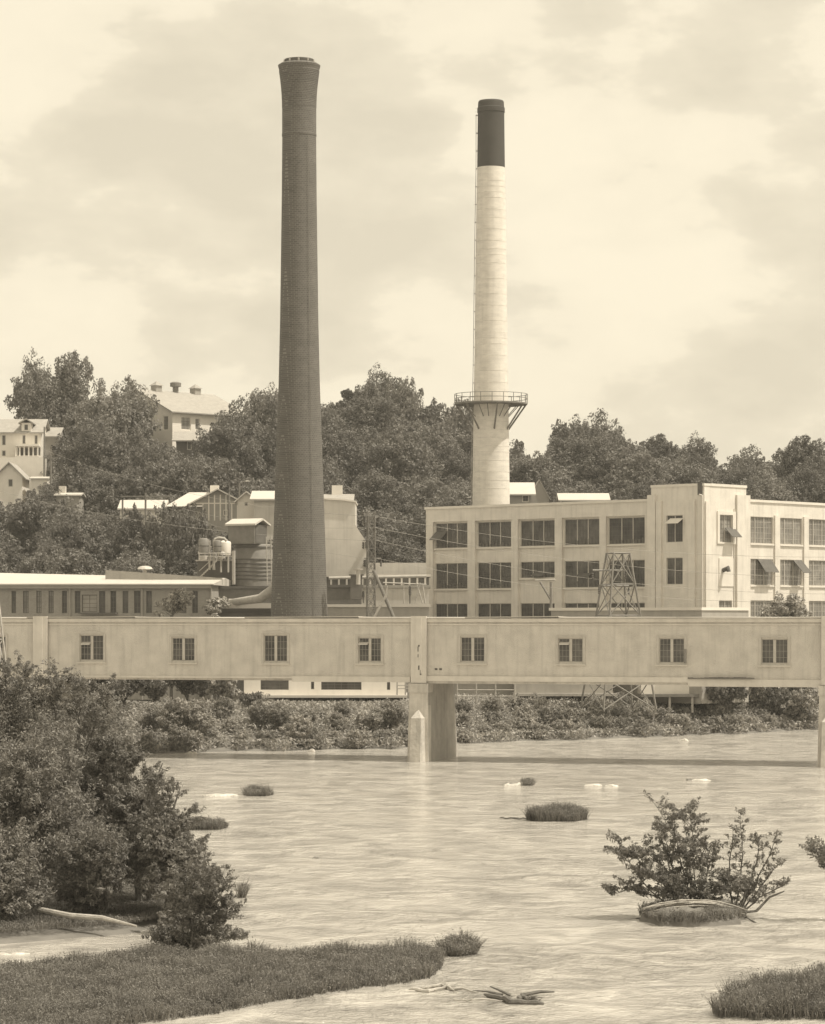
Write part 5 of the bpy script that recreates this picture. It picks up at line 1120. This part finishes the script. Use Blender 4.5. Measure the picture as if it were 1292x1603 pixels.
# rocks
def rock(px, py, wpx, hh, label, m='rock', seed=0, name='river_rock'):
    p = W(px, py); k = p.y/F; Wd = wpx*k/2; rg = random.Random(seed); vs = []; nr, ns_ = 5, 16; fs = []; hh *= .5
    for j in range(nr):
        t = j/(nr-1); rr = math.cos(t*math.pi/2*.93)**.6
        for i in range(ns_):
            a = 2*math.pi*i/ns_; q = rr*(1+rg.uniform(-.14, .14)+.12*math.sin(3*a+seed)); vs.append((Wd*q*math.cos(a), Wd*.45*q*math.sin(a), -.1+(hh+.1)*math.sin(t*math.pi/2)*(1+rg.uniform(-.2, .2)+.25*math.sin(2*a+seed))))
    for j in range(nr-1):
        for i in range(ns_): fs.append((j*ns_+i, j*ns_+(i+1) % ns_, (j+1)*ns_+(i+1) % ns_, (j+1)*ns_+i))
    fs.append(tuple((nr-1)*ns_+i for i in range(ns_)))
    o = tag(MB().add(vs, fs).build(name, m, None, True), label, 'rock'); o.location = p; return o
rock(346,1246,58,.16,'long low white rock left of the small reed tuft in the river', seed=1)
rock(808,1229,44,.2,'white rock with a dark edge right of the middle pier', seed=2); rock(797,1229,18,.22,'small dark stone at the left end of the white rock', 'rock_dark', 3)
rock(930,1230,34,.16,'left one of the pair of pale rocks in midstream', seed=4); rock(958,1231,30,.14,'right one of the pair of pale rocks in midstream', seed=5)
rock(1098,1222,34,.12,'pale rock awash farthest right in midstream', seed=6); rock(1079,1222,12,.16,'tiny dark stone left of the farthest right pale rock', 'rock_dark', 7)
rock(302,1585,54,.1,'flat white rock at the lower edge of the grassy spit', seed=8); rock(495,1344,14,.1,'tiny dark stone alone in the open river', 'rock_dark', 9)
rock(488,1177,12,.35,'small white stone on the far shoreline left of the pier', seed=10); rock(1072,1160,16,.3,'pale stone on the far shoreline under the right span', seed=11)
rock(300,1180,20,.25,'pale stone on the far shoreline near the left trees', seed=12); rock(18,1494,60,.05,'pale flat stones along the channel at the left edge', seed=13)
# reeds tufts in the river
def tuft(px0, px1, py, dpy, h, label, seed, dens=260):
    poly = [W(px0, py), W(px0+(px1-px0)*.2, py-dpy), W(px0+(px1-px0)*.8, py-dpy), W(px1, py-dpy*.3), W(px0+(px1-px0)*.8, py+dpy*.6), W(px0+(px1-px0)*.2, py+dpy*.6)]
    blades('reed_clump', poly, label, 'reeds', dens*1.6, h, .024, seed=seed, kind=None, lean=.3)
tuft(382,428,1245,3,.45,'thin tuft of reeds right of the long white rock',20)
tuft(282,357,1297,4,.38,'dark low reed clump at the left, just off the foreground trees',21,420)
tuft(824,921,1284,4,.62,'oval dark reed islet in midstream left of the big shrub',22,420)
tuft(816,838,1229,2,.35,'small reed tuft on the white rock right of the pier',23,200)
tuft(372,386,1405,3,.55,'tiny upright reed tuft right of the loose waterside shrub',24,200)
stick([(782,1282),(800,1283),(826,1283)], [.03,.05,.05], 'dark sunken branch trailing left from the oval reed islet')

# ------------------------------------------------------------------ haze volume added to lift the dark tones
hz = bpy.data.materials.new('tone_lift_haze'); hz.use_nodes = True; t = hz.node_tree; t.nodes.clear(); o_ = N('ShaderNodeOutputMaterial', t); v_ = N('ShaderNodeVolumePrincipled', t)
v_.inputs['Color'].default_value = (1, .97, .9, 1); v_.inputs['Density'].default_value = .00022; v_.inputs['Anisotropy'].default_value = .2; t.links.new(v_.outputs[0], o_.inputs['Volume'])
tag(MB().box(-705, 705, -305, 1105, -14, 82).build('haze', hz), kind='stuff', label='thin haze added over the river valley to lift the dark tones', cat='haze')
